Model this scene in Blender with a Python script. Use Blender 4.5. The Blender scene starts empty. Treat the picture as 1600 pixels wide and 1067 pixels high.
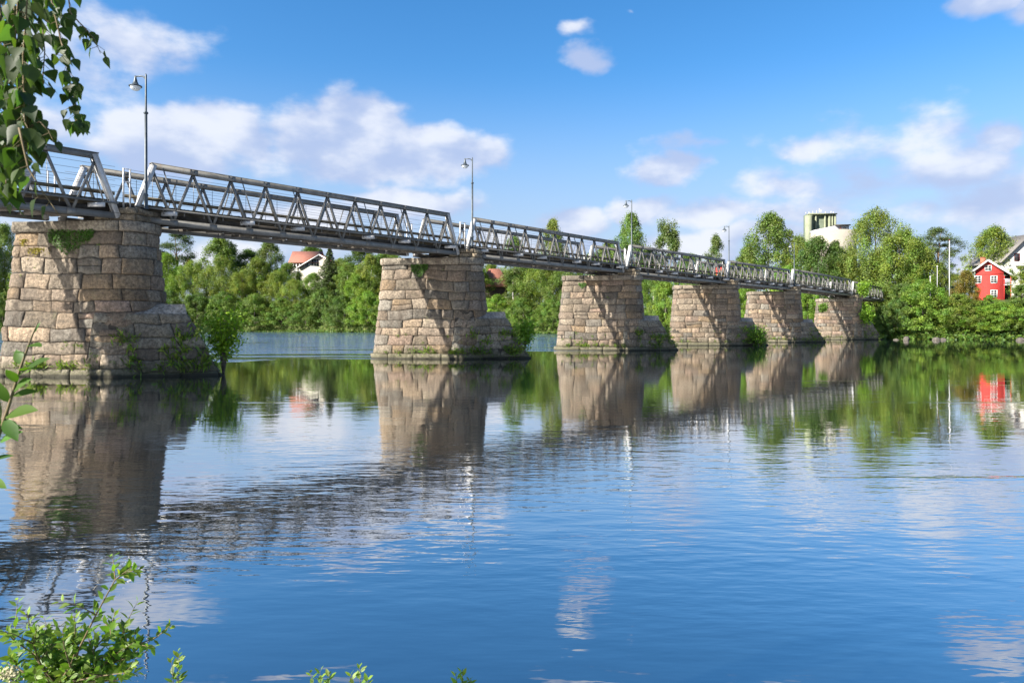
import bpy, math, random
import numpy as np
from mathutils import Vector, Matrix, Quaternion

R = math.radians
scene = bpy.context.scene
COL = scene.collection
F = 1100.0          # focal length in photo pixels (photo is 1600 wide)
HZ = 510.0          # photo row of the horizon
M = 0.025           # metres per photo pixel at depth unit 1
HC = 74.5 * M       # eye height above the river
DU = F * M          # metres per depth unit

def W(px, py, Y):
    return Vector(((px - 800) / F * Y, Y, HC + (HZ - py) / F * Y))
def XY(px, Y):
    return (px - 800) / F * Y
def MPP(Y):
    return Y / F

# ------------------------------------------------------------------ helpers
def link(o, parent=None):
    COL.objects.link(o)
    if parent is not None:
        o.parent = parent
    return o
def tag(o, label=None, cat=None, group=None, kind=None):
    if label: o['label'] = label
    if cat: o['category'] = cat
    if group: o['group'] = group
    if kind: o['kind'] = kind
    return o
def empty(name, loc=(0, 0, 0), rz=0.0, label=None, cat=None, group=None):
    o = bpy.data.objects.new(name, None)
    o.location = loc; o.rotation_euler = (0, 0, rz)
    o.empty_display_size = 0.2
    link(o)
    return tag(o, label, cat, group)

class MB:
    """collects polygons, then links them as one mesh object"""
    def __init__(s):
        s.v = []; s.f = []; s.mi = []; s.n = 0; s.tint = []
        s.smooth = False
    def add(s, verts, faces, mi=0, tint=None):
        verts = np.asarray(verts, dtype=np.float64).reshape(-1, 3)
        s.v.append(verts)
        b = s.n
        for f in faces:
            s.f.append(tuple(int(i) + b for i in f)); s.mi.append(mi)
        s.n += len(verts)
        if tint is None: tint = (0.5, 0.5, 0.5)
        t = np.asarray(tint, dtype=np.float32)
        if t.ndim == 1: t = np.repeat(t[None, :3], len(verts), 0)
        s.tint.append(t)
    def beam(s, p, q, w, d, up=(0, 0, 1), mi=0, tint=None):
        """box from p to q; w across, d along 'up'"""
        p = Vector(p); q = Vector(q); a = (q - p).normalized()
        u = Vector(up); u = (u - a * u.dot(a))
        if u.length < 1e-6: u = Vector((1, 0, 0)) - a * a.x
        u.normalize(); c = a.cross(u)
        vs = []
        for e in (p, q):
            for sx, sy in ((-1, -1), (1, -1), (1, 1), (-1, 1)):
                vs.append(e + c * (sx * w / 2) + u * (sy * d / 2))
        s.add([tuple(x) for x in vs], [(0, 1, 2, 3), (7, 6, 5, 4), (0, 4, 5, 1), (1, 5, 6, 2), (2, 6, 7, 3), (3, 7, 4, 0)], mi, tint)
    def box(s, x0, x1, y0, y1, z0, z1, mi=0, tint=None):
        vs = [(x0, y0, z0), (x1, y0, z0), (x1, y1, z0), (x0, y1, z0), (x0, y0, z1), (x1, y0, z1), (x1, y1, z1), (x0, y1, z1)]
        s.add(vs, [(3, 2, 1, 0), (4, 5, 6, 7), (0, 1, 5, 4), (1, 2, 6, 5), (2, 3, 7, 6), (3, 0, 4, 7)], mi, tint)
    def tube(s, pts, rad, n=8, mi=0, tint=None, cap=True):
        pts = [Vector(p) for p in pts]
        if not hasattr(rad, '__len__'): rad = [rad] * len(pts)
        vs = []; fs = []
        ref = None
        for i, p in enumerate(pts):
            a = (pts[min(i + 1, len(pts) - 1)] - pts[max(i - 1, 0)]).normalized()
            if ref is None:
                ref = Vector((0, 0, 1)) if abs(a.z) < .9 else Vector((1, 0, 0))
            u = (ref - a * ref.dot(a)).normalized(); c = a.cross(u); ref = u
            for k in range(n):
                t = 2 * math.pi * k / n
                vs.append(tuple(p + (u * math.cos(t) + c * math.sin(t)) * rad[i]))
        for i in range(len(pts) - 1):
            for k in range(n):
                fs.append((i * n + k, i * n + (k + 1) % n, (i + 1) * n + (k + 1) % n, (i + 1) * n + k))
        if cap:
            fs.append(tuple(range(n - 1, -1, -1))); fs.append(tuple((len(pts) - 1) * n + k for k in range(n)))
        s.add(vs, fs, mi, tint)
    def lathe(s, prof, n=20, c=(0, 0, 0), mi=0, tint=None):
        vs = []; fs = []
        for r, z in prof:
            for k in range(n):
                t = 2 * math.pi * k / n
                vs.append((c[0] + r * math.cos(t), c[1] + r * math.sin(t), c[2] + z))
        for i in range(len(prof) - 1):
            for k in range(n):
                fs.append((i * n + k, i * n + (k + 1) % n, (i + 1) * n + (k + 1) % n, (i + 1) * n + k))
        s.add(vs, fs, mi, tint)
    def grid(s, P, mi=0, tint=None):
        """P: (a,b,3) array of points"""
        a, b = P.shape[:2]
        idx = np.arange(a * b).reshape(a, b)
        f = np.stack([idx[:-1, :-1], idx[1:, :-1], idx[1:, 1:], idx[:-1, 1:]], -1).reshape(-1, 4)
        s.add(P.reshape(-1, 3), f, mi, tint)
    def mesh(s, name):
        me = bpy.data.meshes.new(name)
        v = np.concatenate(s.v) if s.v else np.zeros((0, 3))
        nf = len(s.f)
        tot = np.fromiter((len(f) for f in s.f), dtype=np.int32, count=nf)
        start = np.zeros(nf, dtype=np.int32)
        if nf: start[1:] = np.cumsum(tot)[:-1]
        loops = np.fromiter((i for f in s.f for i in f), dtype=np.int32)
        me.vertices.add(len(v)); me.vertices.foreach_set('co', v.astype(np.float32).ravel())
        me.loops.add(len(loops)); me.loops.foreach_set('vertex_index', loops)
        me.polygons.add(nf); me.polygons.foreach_set('loop_start', start)
        me.polygons.foreach_set('loop_total', tot)
        me.polygons.foreach_set('material_index', np.array(s.mi, dtype=np.int32))
        if s.smooth: me.polygons.foreach_set('use_smooth', np.ones(nf, dtype=bool))
        t = np.concatenate(s.tint)
        at = me.attributes.new('tint', 'FLOAT_COLOR', 'POINT')
        at.data.foreach_set('color', np.concatenate([t, np.ones((len(t), 1), np.float32)], 1).astype(np.float32).ravel())
        me.update(calc_edges=True)
        me.validate()
        return me
    def build(s, name, mats, parent=None, smooth=None):
        if smooth is not None: s.smooth = smooth
        me = s.mesh(name)
        for m in (mats if isinstance(mats, (list, tuple)) else [mats]):
            me.materials.append(m)
        o = bpy.data.objects.new(name, me)
        return link(o, parent)

def quads_mesh(name, V, tint, mats, nv=4):
    """V: (n,nv,3) leaf polygons with per-leaf tint (n,3)"""
    n = len(V)
    me = bpy.data.meshes.new(name)
    me.vertices.add(n * nv); me.vertices.foreach_set('co', V.astype(np.float32).ravel())
    me.loops.add(n * nv); me.loops.foreach_set('vertex_index', np.arange(n * nv, dtype=np.int32))
    me.polygons.add(n)
    me.polygons.foreach_set('loop_start', np.arange(0, n * nv, nv, dtype=np.int32))
    me.polygons.foreach_set('loop_total', np.full(n, nv, dtype=np.int32))
    at = me.attributes.new('tint', 'FLOAT_COLOR', 'POINT')
    t = np.repeat(np.concatenate([tint, np.ones((n, 1))], 1), nv, 0)
    at.data.foreach_set('color', t.astype(np.float32).ravel())
    me.update(calc_edges=True)
    for m in mats: me.materials.append(m)
    return me

# vectorised value noise
def _h(i, j, k):
    i = i.astype(np.int64); j = j.astype(np.int64); k = k.astype(np.int64)
    n = (i * 374761393 + j * 668265263 + k * 2147483647 + 1013904223) & 0xffffffff
    n = ((n ^ (n >> 13)) * 1274126177) & 0xffffffff
    n = ((n ^ (n >> 16)) * 2246822519) & 0xffffffff
    return ((n ^ (n >> 15)) & 0xffffff) / float(0xffffff)
def vn(x, y, z):
    x, y, z = np.broadcast_arrays(np.asarray(x, float), np.asarray(y, float), np.asarray(z, float))
    i, j, k = np.floor(x), np.floor(y), np.floor(z)
    fx, fy, fz = x - i, y - j, z - k
    fx = fx * fx * (3 - 2 * fx); fy = fy * fy * (3 - 2 * fy); fz = fz * fz * (3 - 2 * fz)
    def L(a, b, t): return a + (b - a) * t
    c = [[[_h(i + a, j + b, k + d) for d in (0, 1)] for b in (0, 1)] for a in (0, 1)]
    return L(L(L(c[0][0][0], c[1][0][0], fx), L(c[0][1][0], c[1][1][0], fx), fy),
             L(L(c[0][0][1], c[1][0][1], fx), L(c[0][1][1], c[1][1][1], fx), fy), fz) * 2 - 1
def fbm(x, y, z, o=3):
    s = 0; a = 1.0; t = 0
    for q in range(o):
        s = s + a * vn(x * 2 ** q + 17.3 * q, y * 2 ** q + 5.1 * q, z * 2 ** q); t += a; a *= .5
    return s / t
def sstep(x, a, b):
    t = np.clip((x - a) / (b - a), 0, 1); return t * t * (3 - 2 * t)

# ------------------------------------------------------------------ materials
class NT:
    def __init__(s, nt): s.nt = nt; s.n = nt.nodes; s.l = nt.links
    def new(s, t, **kw):
        n = s.n.new(t)
        for k, v in kw.items(): setattr(n, k, v)
        return n
    def put(s, sock, v):
        if hasattr(v, 'is_output') or isinstance(v, bpy.types.NodeSocket): s.l.new(v, sock)
        elif v is not None:
            sock.default_value = v
    def math(s, op, a, b=None, c=None, clamp=False):
        n = s.new('ShaderNodeMath', operation=op, use_clamp=clamp)
        s.put(n.inputs[0], a)
        if b is not None: s.put(n.inputs[1], b)
        if c is not None: s.put(n.inputs[2], c)
        return n.outputs[0]
    def vmath(s, op, a, b=None):
        n = s.new('ShaderNodeVectorMath', operation=op)
        s.put(n.inputs[0], a)
        if b is not None: s.put(n.inputs[1], b)
        return n.outputs['Value'] if op in ('LENGTH', 'DOT_PRODUCT', 'DISTANCE') else n.outputs[0]
    def noise(s, vec, scale, detail=3, rough=.55, dist=0.0):
        n = s.new('ShaderNodeTexNoise')
        if vec is not None: s.l.new(vec, n.inputs['Vector'])
        n.inputs['Scale'].default_value = scale; n.inputs['Detail'].default_value = detail
        n.inputs['Roughness'].default_value = rough; n.inputs['Distortion'].default_value = dist
        return n.outputs['Fac']
    def ramp(s, fac, a, b, lo=0.0, hi=1.0):
        n = s.new('ShaderNodeMapRange', interpolation_type='SMOOTHSTEP')
        s.put(n.inputs['Value'], fac); n.inputs['From Min'].default_value = a; n.inputs['From Max'].default_value = b
        n.inputs['To Min'].default_value = lo; n.inputs['To Max'].default_value = hi
        return n.outputs[0]
    def mix(s, fac, a, b, blend='MIX'):
        n = s.new('ShaderNodeMix', data_type='RGBA', blend_type=blend)
        s.put(n.inputs['Factor'], fac)
        s.put(n.inputs['A'] if False else n.inputs[6], a if not isinstance(a, tuple) else (*a[:3], 1))
        s.put(n.inputs[7], b if not isinstance(b, tuple) else (*b[:3], 1))
        return n.outputs[2]
    def mapping(s, vec, scale=(1, 1, 1), rot=(0, 0, 0)):
        n = s.new('ShaderNodeMapping'); s.l.new(vec, n.inputs['Vector'])
        n.inputs['Scale'].default_value = scale; n.inputs['Rotation'].default_value = rot
        return n.outputs[0]
    def bump(s, h, strength=.5, dist=.02, normal=None):
        n = s.new('ShaderNodeBump'); s.l.new(h, n.inputs['Height'])
        s.put(n.inputs['Strength'], strength); n.inputs['Distance'].default_value = dist
        if normal is not None: s.l.new(normal, n.inputs['Normal'])
        return n.outputs[0]

def newmat(name):
    m = bpy.data.materials.new(name); m.use_nodes = True
    t = NT(m.node_tree)
    b = m.node_tree.nodes['Principled BSDF']
    return m, t, b

def simple(name, col, rough=.6, metal=0.0, var=.15, scale=6.0, bump=.0, bscale=40, spec=.4):
    m, t, b = newmat(name)
    co = t.new('ShaderNodeTexCoord').outputs['Object']
    f = t.noise(co, scale, 4, .6)
    dark = tuple(c * (1 - var) for c in col); lite = tuple(min(1, c * (1 + var)) for c in col)
    c = t.mix(t.ramp(f, .3, .7), dark, lite)
    t.l.new(c, b.inputs['Base Color'])
    b.inputs['Roughness'].default_value = rough; b.inputs['Metallic'].default_value = metal
    b.inputs['Specular IOR Level'].default_value = spec
    if bump:
        t.l.new(t.bump(t.noise(co, bscale, 4, .6), bump, .02), b.inputs['Normal'])
    return m

def stone_mat():
    m, t, b = newmat('granite_blocks')
    co = t.new('ShaderNodeTexCoord').outputs['Object']
    at = t.new('ShaderNodeAttribute', attribute_name='tint').outputs['Color']
    big = t.noise(co, 1.1, 5, .65)
    fine = t.noise(co, 9, 6, .7)
    spk = t.noise(co, 42, 3, .7)
    c = t.mix(t.ramp(fine, .32, .68), t.mix(1.0, at, (.44, .42, .39), 'MULTIPLY'), t.mix(1.0, at, (1.22, 1.17, 1.09), 'MULTIPLY'))
    c = t.mix(t.ramp(spk, .60, .74, 0, .35), c, (.10, .09, .085))
    c = t.mix(t.ramp(spk, .42, .30, 0, .25), c, (.62, .56, .52))
    pit = t.noise(co, 11, 4, .75, .6)
    c = t.mix(t.ramp(pit, .54, .68, 0, .8), c, (.055, .045, .036))
    # lichen / lime streaks and brown run-off stains, stretched downwards
    st = t.noise(t.mapping(co, (2.3, 2.3, .22)), 1.0, 5, .65)
    c = t.mix(t.ramp(st, .50, .68, 0, .62), c, (.095, .074, .056))
    st2 = t.noise(t.mapping(co, (3.1, 3.1, .5), (0, 0, 1.0)), 1.3, 4, .6)
    c = t.mix(t.ramp(st2, .66, .78, 0, .45), c, (.58, .54, .49))
    c = t.mix(t.ramp(big, .60, .74, 0, .45), c, (.17, .165, .09))
    pat = t.noise(co, .85, 6, .7, .4)
    c = t.mix(t.ramp(pat, .50, .64, 0, .55), c, (.105, .088, .070))
    # wet line at the river
    z = t.new('ShaderNodeSeparateXYZ'); t.l.new(co, z.inputs[0])
    alg = t.ramp(t.math('ADD', z.outputs['Z'], t.math('MULTIPLY', fine, .9)), 1.15, .55, 0, .7)
    c = t.mix(alg, c, (.085, .085, .045))
    wet = t.ramp(t.math('ADD', z.outputs['Z'], t.math('MULTIPLY', big, .12)), .20, .11)
    c = t.mix(t.math('MULTIPLY', wet, .85), c, (.032, .03, .022))
    t.l.new(c, b.inputs['Base Color'])
    b.inputs['Roughness'].default_value = .88; b.inputs['Specular IOR Level'].default_value = .25
    n1 = t.bump(t.noise(co, 6, 7, .68), 1.0, .07)
    n2 = t.bump(spk, .5, .012, n1)
    n2 = t.bump(pit, .6, -.03, n2)
    t.l.new(n2, b.inputs['Normal'])
    return m

def leaf_mat(name, col, trans=.45, rough=.55, varh=.03):
    """col = reflectance of the leaf; 'tint' attribute carries leaf to leaf variation"""
    m, t, b = newmat(name)
    m.node_tree.nodes.remove(b)
    out = m.node_tree.nodes['Material Output']
    at = t.new('ShaderNodeAttribute', attribute_name='tint').outputs['Color']
    oi = t.new('ShaderNodeObjectInfo')
    c = t.mix(1.0, oi.outputs['Color'], at, 'MULTIPLY')
    c = t.mix(1.0, c, col, 'MULTIPLY')
    d = t.new('ShaderNodeBsdfDiffuse'); t.l.new(c, d.inputs['Color'])
    tr = t.new('ShaderNodeBsdfTranslucent')
    t.l.new(t.mix(1.0, c, (1.15, 1.25, .55), 'MULTIPLY'), tr.inputs['Color'])
    mx = t.new('ShaderNodeMixShader'); mx.inputs[0].default_value = trans
    t.l.new(d.outputs[0], mx.inputs[1]); t.l.new(tr.outputs[0], mx.inputs[2])
    g = t.new('ShaderNodeBsdfGlossy'); g.inputs['Roughness'].default_value = rough
    g.inputs['Color'].default_value = (1, 1, 1, 1)
    m2 = t.new('ShaderNodeMixShader'); m2.inputs[0].default_value = .022
    t.l.new(mx.outputs[0], m2.inputs[1]); t.l.new(g.outputs[0], m2.inputs[2])
    t.l.new(m2.outputs[0], out.inputs['Surface'])
    return m

def bark_mat(name, a, bcol):
    m, t, b = newmat(name)
    co = t.new('ShaderNodeTexCoord').outputs['Object']
    f = t.noise(t.mapping(co, (1, 1, 3)), 3.0, 5, .7)
    t.l.new(t.mix(t.ramp(f, .45, .6), a, bcol), b.inputs['Base Color'])
    b.inputs['Roughness'].default_value = .9
    return m

def water_mat():
    m, t, b = newmat('river_water')
    m.node_tree.nodes.remove(b)
    out = m.node_tree.nodes['Material Output']
    co = t.new('ShaderNodeTexCoord').outputs['Object']
    chop = t.new('ShaderNodeAttribute', attribute_name='chop').outputs['Fac']
    calm = t.math('SUBTRACT', 1.0, chop)
    # wind patches that lift or calm the ripples
    patch = t.ramp(t.noise(t.mapping(co, (.05, .16, 1)), 1.0, 3, .55), .35, .68)
    near = t.new('ShaderNodeAttribute', attribute_name='near').outputs['Fac']
    r1 = t.noise(t.mapping(co, (1.0, 1.9, 1)), 1.05, 2, .5)             # gentle undulation
    r2 = t.noise(t.mapping(co, (.85, 2.5, 1), (0, 0, .10)), 3.1, 2, .45)  # ripples
    r3 = t.noise(t.mapping(co, (.8, 2.2, 1), (0, 0, -.12)), 8.0, 2, .5)
    a2 = t.math('ADD', .25, t.math('MULTIPLY', patch, .95))
    stk = t.ramp(t.noise(t.mapping(co, (.035, .9, 1)), 1.0, 3, .5), .64, .72)
    a2 = t.math('MULTIPLY', t.math('ADD', a2, t.math('MULTIPLY', stk, 1.6)), near)
    h = t.math('MULTIPLY', r1, t.math('MULTIPLY', near, .011))
    h = t.math('MULTIPLY_ADD', r2, t.math('MULTIPLY', a2, .0080), h)
    h = t.math('MULTIPLY_ADD', r3, t.math('MULTIPLY', a2, .0019), h)
    # fast broken water upstream of the piers
    c1 = t.noise(t.mapping(co, (.35, 1.0, 1)), 1.6, 4, .6)
    cpat = t.ramp(t.noise(t.mapping(co, (.045, .42, 1)), 1.0, 4, .6), .40, .60, .04, 1.0)
    h = t.math('MULTIPLY_ADD', c1, t.math('MULTIPLY', t.math('MULTIPLY', chop, cpat), .24), h)
    bm = t.bump(h, 1.0, 1.0)
    fr = t.new('ShaderNodeLayerWeight'); fr.inputs['Blend'].default_value = .5
    t.l.new(bm, fr.inputs['Normal'])
    fac = t.ramp(fr.outputs['Facing'], .48, .94, .52, .89)
    gl = t.new('ShaderNodeBsdfGlossy'); gl.inputs['Roughness'].default_value = .02
    gl.inputs['Color'].default_value = (.93, .93, .92, 1)
    t.l.new(bm, gl.inputs['Normal'])
    df = t.new('ShaderNodeBsdfDiffuse'); t.l.new(t.mix(t.math('MULTIPLY', chop, t.math('MULTIPLY_ADD', cpat, .7, .3)), (.006, .012, .016), (.13, .20, .30)), df.inputs['Color'])  # aerated water's pale blue; sky reflection also put into this diffuse colour
    mx = t.new('ShaderNodeMixShader'); t.l.new(fac, mx.inputs[0])
    t.l.new(df.outputs[0], mx.inputs[1]); t.l.new(gl.outputs[0], mx.inputs[2])
    t.l.new(mx.outputs[0], out.inputs['Surface'])
    return m

def steel_mat(name, col, rust=.25):
    m, t, b = newmat(name)
    co = t.new('ShaderNodeTexCoord').outputs['Object']
    f = t.noise(co, 2.2, 6, .7)
    g = t.noise(t.mapping(co, (6, 6, 1)), 1.6, 4, .6)
    c = t.mix(t.ramp(f, .35, .65), tuple(x * .8 for x in col), tuple(min(.9, x * 1.12) for x in col))
    c = t.mix(t.ramp(g, .60, .74, 0, rust), c, (.16, .10, .06))
    t.l.new(c, b.inputs['Base Color'])
    b.inputs['Roughness'].default_value = .45; b.inputs['Metallic'].default_value = .15
    t.l.new(t.bump(f, .25, .01), b.inputs['Normal'])
    return m

def ground_mat(name, a, bcol, c3=None):
    m, t, b = newmat(name)
    co = t.new('ShaderNodeTexCoord').outputs['Object']
    f = t.noise(co, .35, 6, .65); g = t.noise(co, 3.0, 5, .7)
    c = t.mix(t.ramp(f, .4, .62), a, bcol)
    if c3: c = t.mix(t.ramp(g, .55, .7, 0, .6), c, c3)
    t.l.new(c, b.inputs['Base Color']); b.inputs['Roughness'].default_value = .95
    b.inputs['Specular IOR Level'].default_value = .1
    t.l.new(t.bump(g, .8, .15), b.inputs['Normal'])
    return m

def plank_mat(name, a, bcol, scale=8.0, axis='X'):
    m, t, b = newmat(name)
    co = t.new('ShaderNodeTexCoord').outputs['Object']
    w = t.new('ShaderNodeTexWave', wave_type='BANDS', bands_direction=axis)
    t.l.new(co, w.inputs['Vector']); w.inputs['Scale'].default_value = scale
    w.inputs['Distortion'].default_value = 0.0
    f = t.noise(co, 2.0, 5, .6)
    c = t.mix(t.ramp(f, .35, .65), a, bcol)
    c = t.mix(t.ramp(w.outputs['Fac'], .12, .02, 0, .7), c, tuple(x * .35 for x in a))
    t.l.new(c, b.inputs['Base Color']); b.inputs['Roughness'].default_value = .75
    t.l.new(t.bump(w.outputs['Fac'], .4, .02), b.inputs['Normal'])
    return m

def tile_mat(name, a, bcol):
    m, t, b = newmat(name)
    co = t.new('ShaderNodeTexCoord').outputs['Object']
    w = t.new('ShaderNodeTexBrick'); t.l.new(co, w.inputs['Vector'])
    w.inputs['Scale'].default_value = 2.6
    w.inputs['Color1'].default_value = (*a, 1); w.inputs['Color2'].default_value = (*bcol, 1)
    w.inputs['Mortar'].default_value = (*(x * .5 for x in a), 1)
    f = t.noise(co, 1.0, 5, .6)
    c = t.mix(t.ramp(f, .4, .7, 0, .45), w.outputs['Color'], tuple(x * .6 for x in a))
    t.l.new(c, b.inputs['Base Color']); b.inputs['Roughness'].default_value = .8
    return m

MAT = dict(
    stone=stone_mat(),
    mortar=simple('mortar_joint', (.045, .038, .03), .95, var=.3, bump=.5),
    steel=steel_mat('grey_painted_steel', (.20, .195, .18), .6),
    steel_sunlit=steel_mat('sunlit_steel_tone', (.60, .59, .57), .12),  # lighter twin of the grey steel, sunlight put into its colour
    bolt=simple('dark_bolt', (.06, .055, .05), .6),
    timber=simple('weathered_mossy_timber', (.115, .098, .066), .95, var=.45, scale=3, bump=.6),
    timber_dark=simple('dark_timber_beam', (.06, .052, .042), .9, var=.4, scale=3, bump=.5),
    wire=simple('wire', (.18, .18, .18), .4, .6),
    lamp=simple('slate_lamp_paint', (.060, .075, .085), .42, .2, var=.2),
    leaf=leaf_mat('tree_leaves', (.152, .216, .040), .36),
    needle=leaf_mat('conifer_needles', (.065, .100, .036), .2),
    birchleaf=leaf_mat('near_birch_leaves', (.048, .092, .018), .6, .5),
    willowleaf=leaf_mat('near_willow_leaves', (.13, .235, .034), .5, .5),
    grass=leaf_mat('grass_blades', (.13, .18, .045), .35),
    bark_dark=bark_mat('grey_brown_bark', (.10, .08, .06), (.19, .16, .13)),
    bark_birch=bark_mat('birch_bark', (.52, .50, .46), (.09, .08, .07)),
    bark_pine=bark_mat('pine_bark', (.20, .11, .06), (.30, .17, .09)),
    twig=simple('green_brown_twig', (.16, .12, .06), .7),
    water=water_mat(),
    soil=ground_mat('bank_soil_and_grass', (.06, .085, .025), (.10, .115, .04), (.12, .09, .06)),
    bed=ground_mat('riverbed_mud', (.05, .045, .03), (.07, .06, .04)),
    rock=simple('shore_rock', (.10, .088, .074), .9, var=.35, scale=2.5, bump=.8, bscale=8),
    red=plank_mat('red_boarding', (.52, .040, .032), (.58, .05, .04), 9.0),
    white_board=plank_mat('white_boarding', (.46, .43, .35), (.52, .49, .41), 7.0, 'Z'),
    white=simple('white_trim_paint', (.68, .68, .66), .5, var=.04),
    render_white=simple('white_render', (.45, .44, .42), .9, var=.06),
    glass=simple('window_glass', (.03, .035, .04), .08, var=.2, spec=.8),
    roof_red=tile_mat('red_roof_tiles', (.30, .115, .075), (.35, .14, .095)),
    roof_grey=simple('grey_roof', (.20, .185, .17), .8, var=.15),
    brick=simple('chimney_brick', (.33, .12, .07), .9, var=.25, scale=9),
    olive_conc=simple('olive_concrete', (.23, .25, .165), .9, var=.14, scale=.4),
    olive_dark=simple('dark_olive_panel', (.14, .17, .12), .9, var=.14, scale=.4),
    cream=simple('cream_concrete', (.34, .31, .255), .9, var=.07, scale=.4),
    lilac=simple('pale_grey_sheet_metal', (.48, .47, .50), .5, var=.06),
    wall_dark=simple('dark_wall', (.045, .03, .025), .8),
    maroon=simple('maroon_paint', (.12, .03, .03), .6),
    petal=simple('cream_petals', (.36, .33, .20), .8, var=.1),
    glassbowl=simple('frosted_lamp_glass', (.66, .70, .72), .25, var=.05),
)

# ------------------------------------------------------------------ camera
cam = bpy.data.cameras.new('camera'); co_ = bpy.data.objects.new('camera', cam); COL.objects.link(co_)
co_.location = (0, 0, HC); co_.rotation_euler = (R(90), 0, 0)
cam.sensor_width = 36; cam.lens = 36 * F / 1600; cam.shift_y = -(533.5 - HZ) / 1600
cam.clip_end = 8000; cam.clip_start = .05
cam.dof.use_dof = True; cam.dof.focus_distance = 32; cam.dof.aperture_fstop = 9
scene.camera = co_
scene.view_settings.view_transform = 'Standard'; scene.view_settings.look = 'None'
scene.view_settings.gamma = 1; scene.view_settings.exposure = 1.38
scene.cycles.max_bounces = 8; scene.cycles.transparent_max_bounces = 8
scene.cycles.use_denoising = True

# ------------------------------------------------------------------ light
SUN = Vector((.701, .42, -.5765)).normalized()      # direction the light travels
sl = bpy.data.lights.new('sun', 'SUN'); so = bpy.data.objects.new('sun', sl); COL.objects.link(so)
sl.energy = 5.0; sl.angle = R(.53); sl.color = (1.0, .94, .85)
so.rotation_euler = SUN.to_track_quat('-Z', 'Y').to_euler(); so.location = (-30, -20, 60)

def azel(px, py):
    x = (px - 800) / F; z = (HZ - py) / F
    return math.atan2(x, 1), math.atan2(z, math.hypot(x, 1))
CLOUDS = [  # photo px, py, rx, ry, weight
    (210, 60, 130, 75, .50), (130, 120, 100, 60, .42), (270, 92, 70, 26, .42), (60, 60, 110, 70, .45),
    (335, 195, 85, 52, 1.05), (235, 205, 75, 48, .85), (290, 245, 140, 40, .75), (390, 225, 60, 40, .7), (70, 190, 90, 50, .5),
    (570, 185, 85, 50, 1.0), (660, 232, 120, 42, 1.0), (480, 215, 90, 58, .75), (725, 245, 70, 40, .95), (560, 250, 150, 40, .8),
    (915, 93, 48, 26, .62), (905, 33, 26, 13, .42), (990, 18, 20, 11, .34),
    (1060, 262, 68, 28, .9), (1100, 225, 90, 24, .6), (1240, 228, 80, 22, .5),
    (1440, 212, 150, 56, .48), (1530, 245, 170, 80, .50), (1430, 275, 190, 48, .46), (1540, 315, 160, 55, .55), (1350, 285, 150, 50, .55), (1215, 285, 110, 34, .5), (1590, 205, 60, 40, .7), (1450, 320, 70, 25, .55), (1680, 270, 110, 90, .9),
    (1530, 18, 60, 24, .7), (1600, 30, 60, 25, .5),
    (890, 350, 60, 30, .95), (1005, 328, 60, 24, .9), (640, 318, 120, 26, .75), (1110, 335, 110, 26, .75), (500, 340, 160, 30, .7), (1180, 370, 120, 24, .8), (960, 390, 200, 24, .7), (780, 372, 80, 20, .6),
    (1250, 330, 150, 24, .55), (300, 400, 220, 40, .55), (760, 400, 240, 40, .45), (1100, 400, 260, 40, .5), (1500, 400, 200, 40, .6),
    (430, -62, 120, 16, .6), (930, -66, 110, 16, .6), (250, -80, 90, 16, .45), (1300, -120, 200, 50, .8), (600, -200, 260, 60, .8), (-200, 150, 200, 90, .8), (-500, 300, 300, 90, .8), (2100, 250, 300, 90, .8),
]
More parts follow.
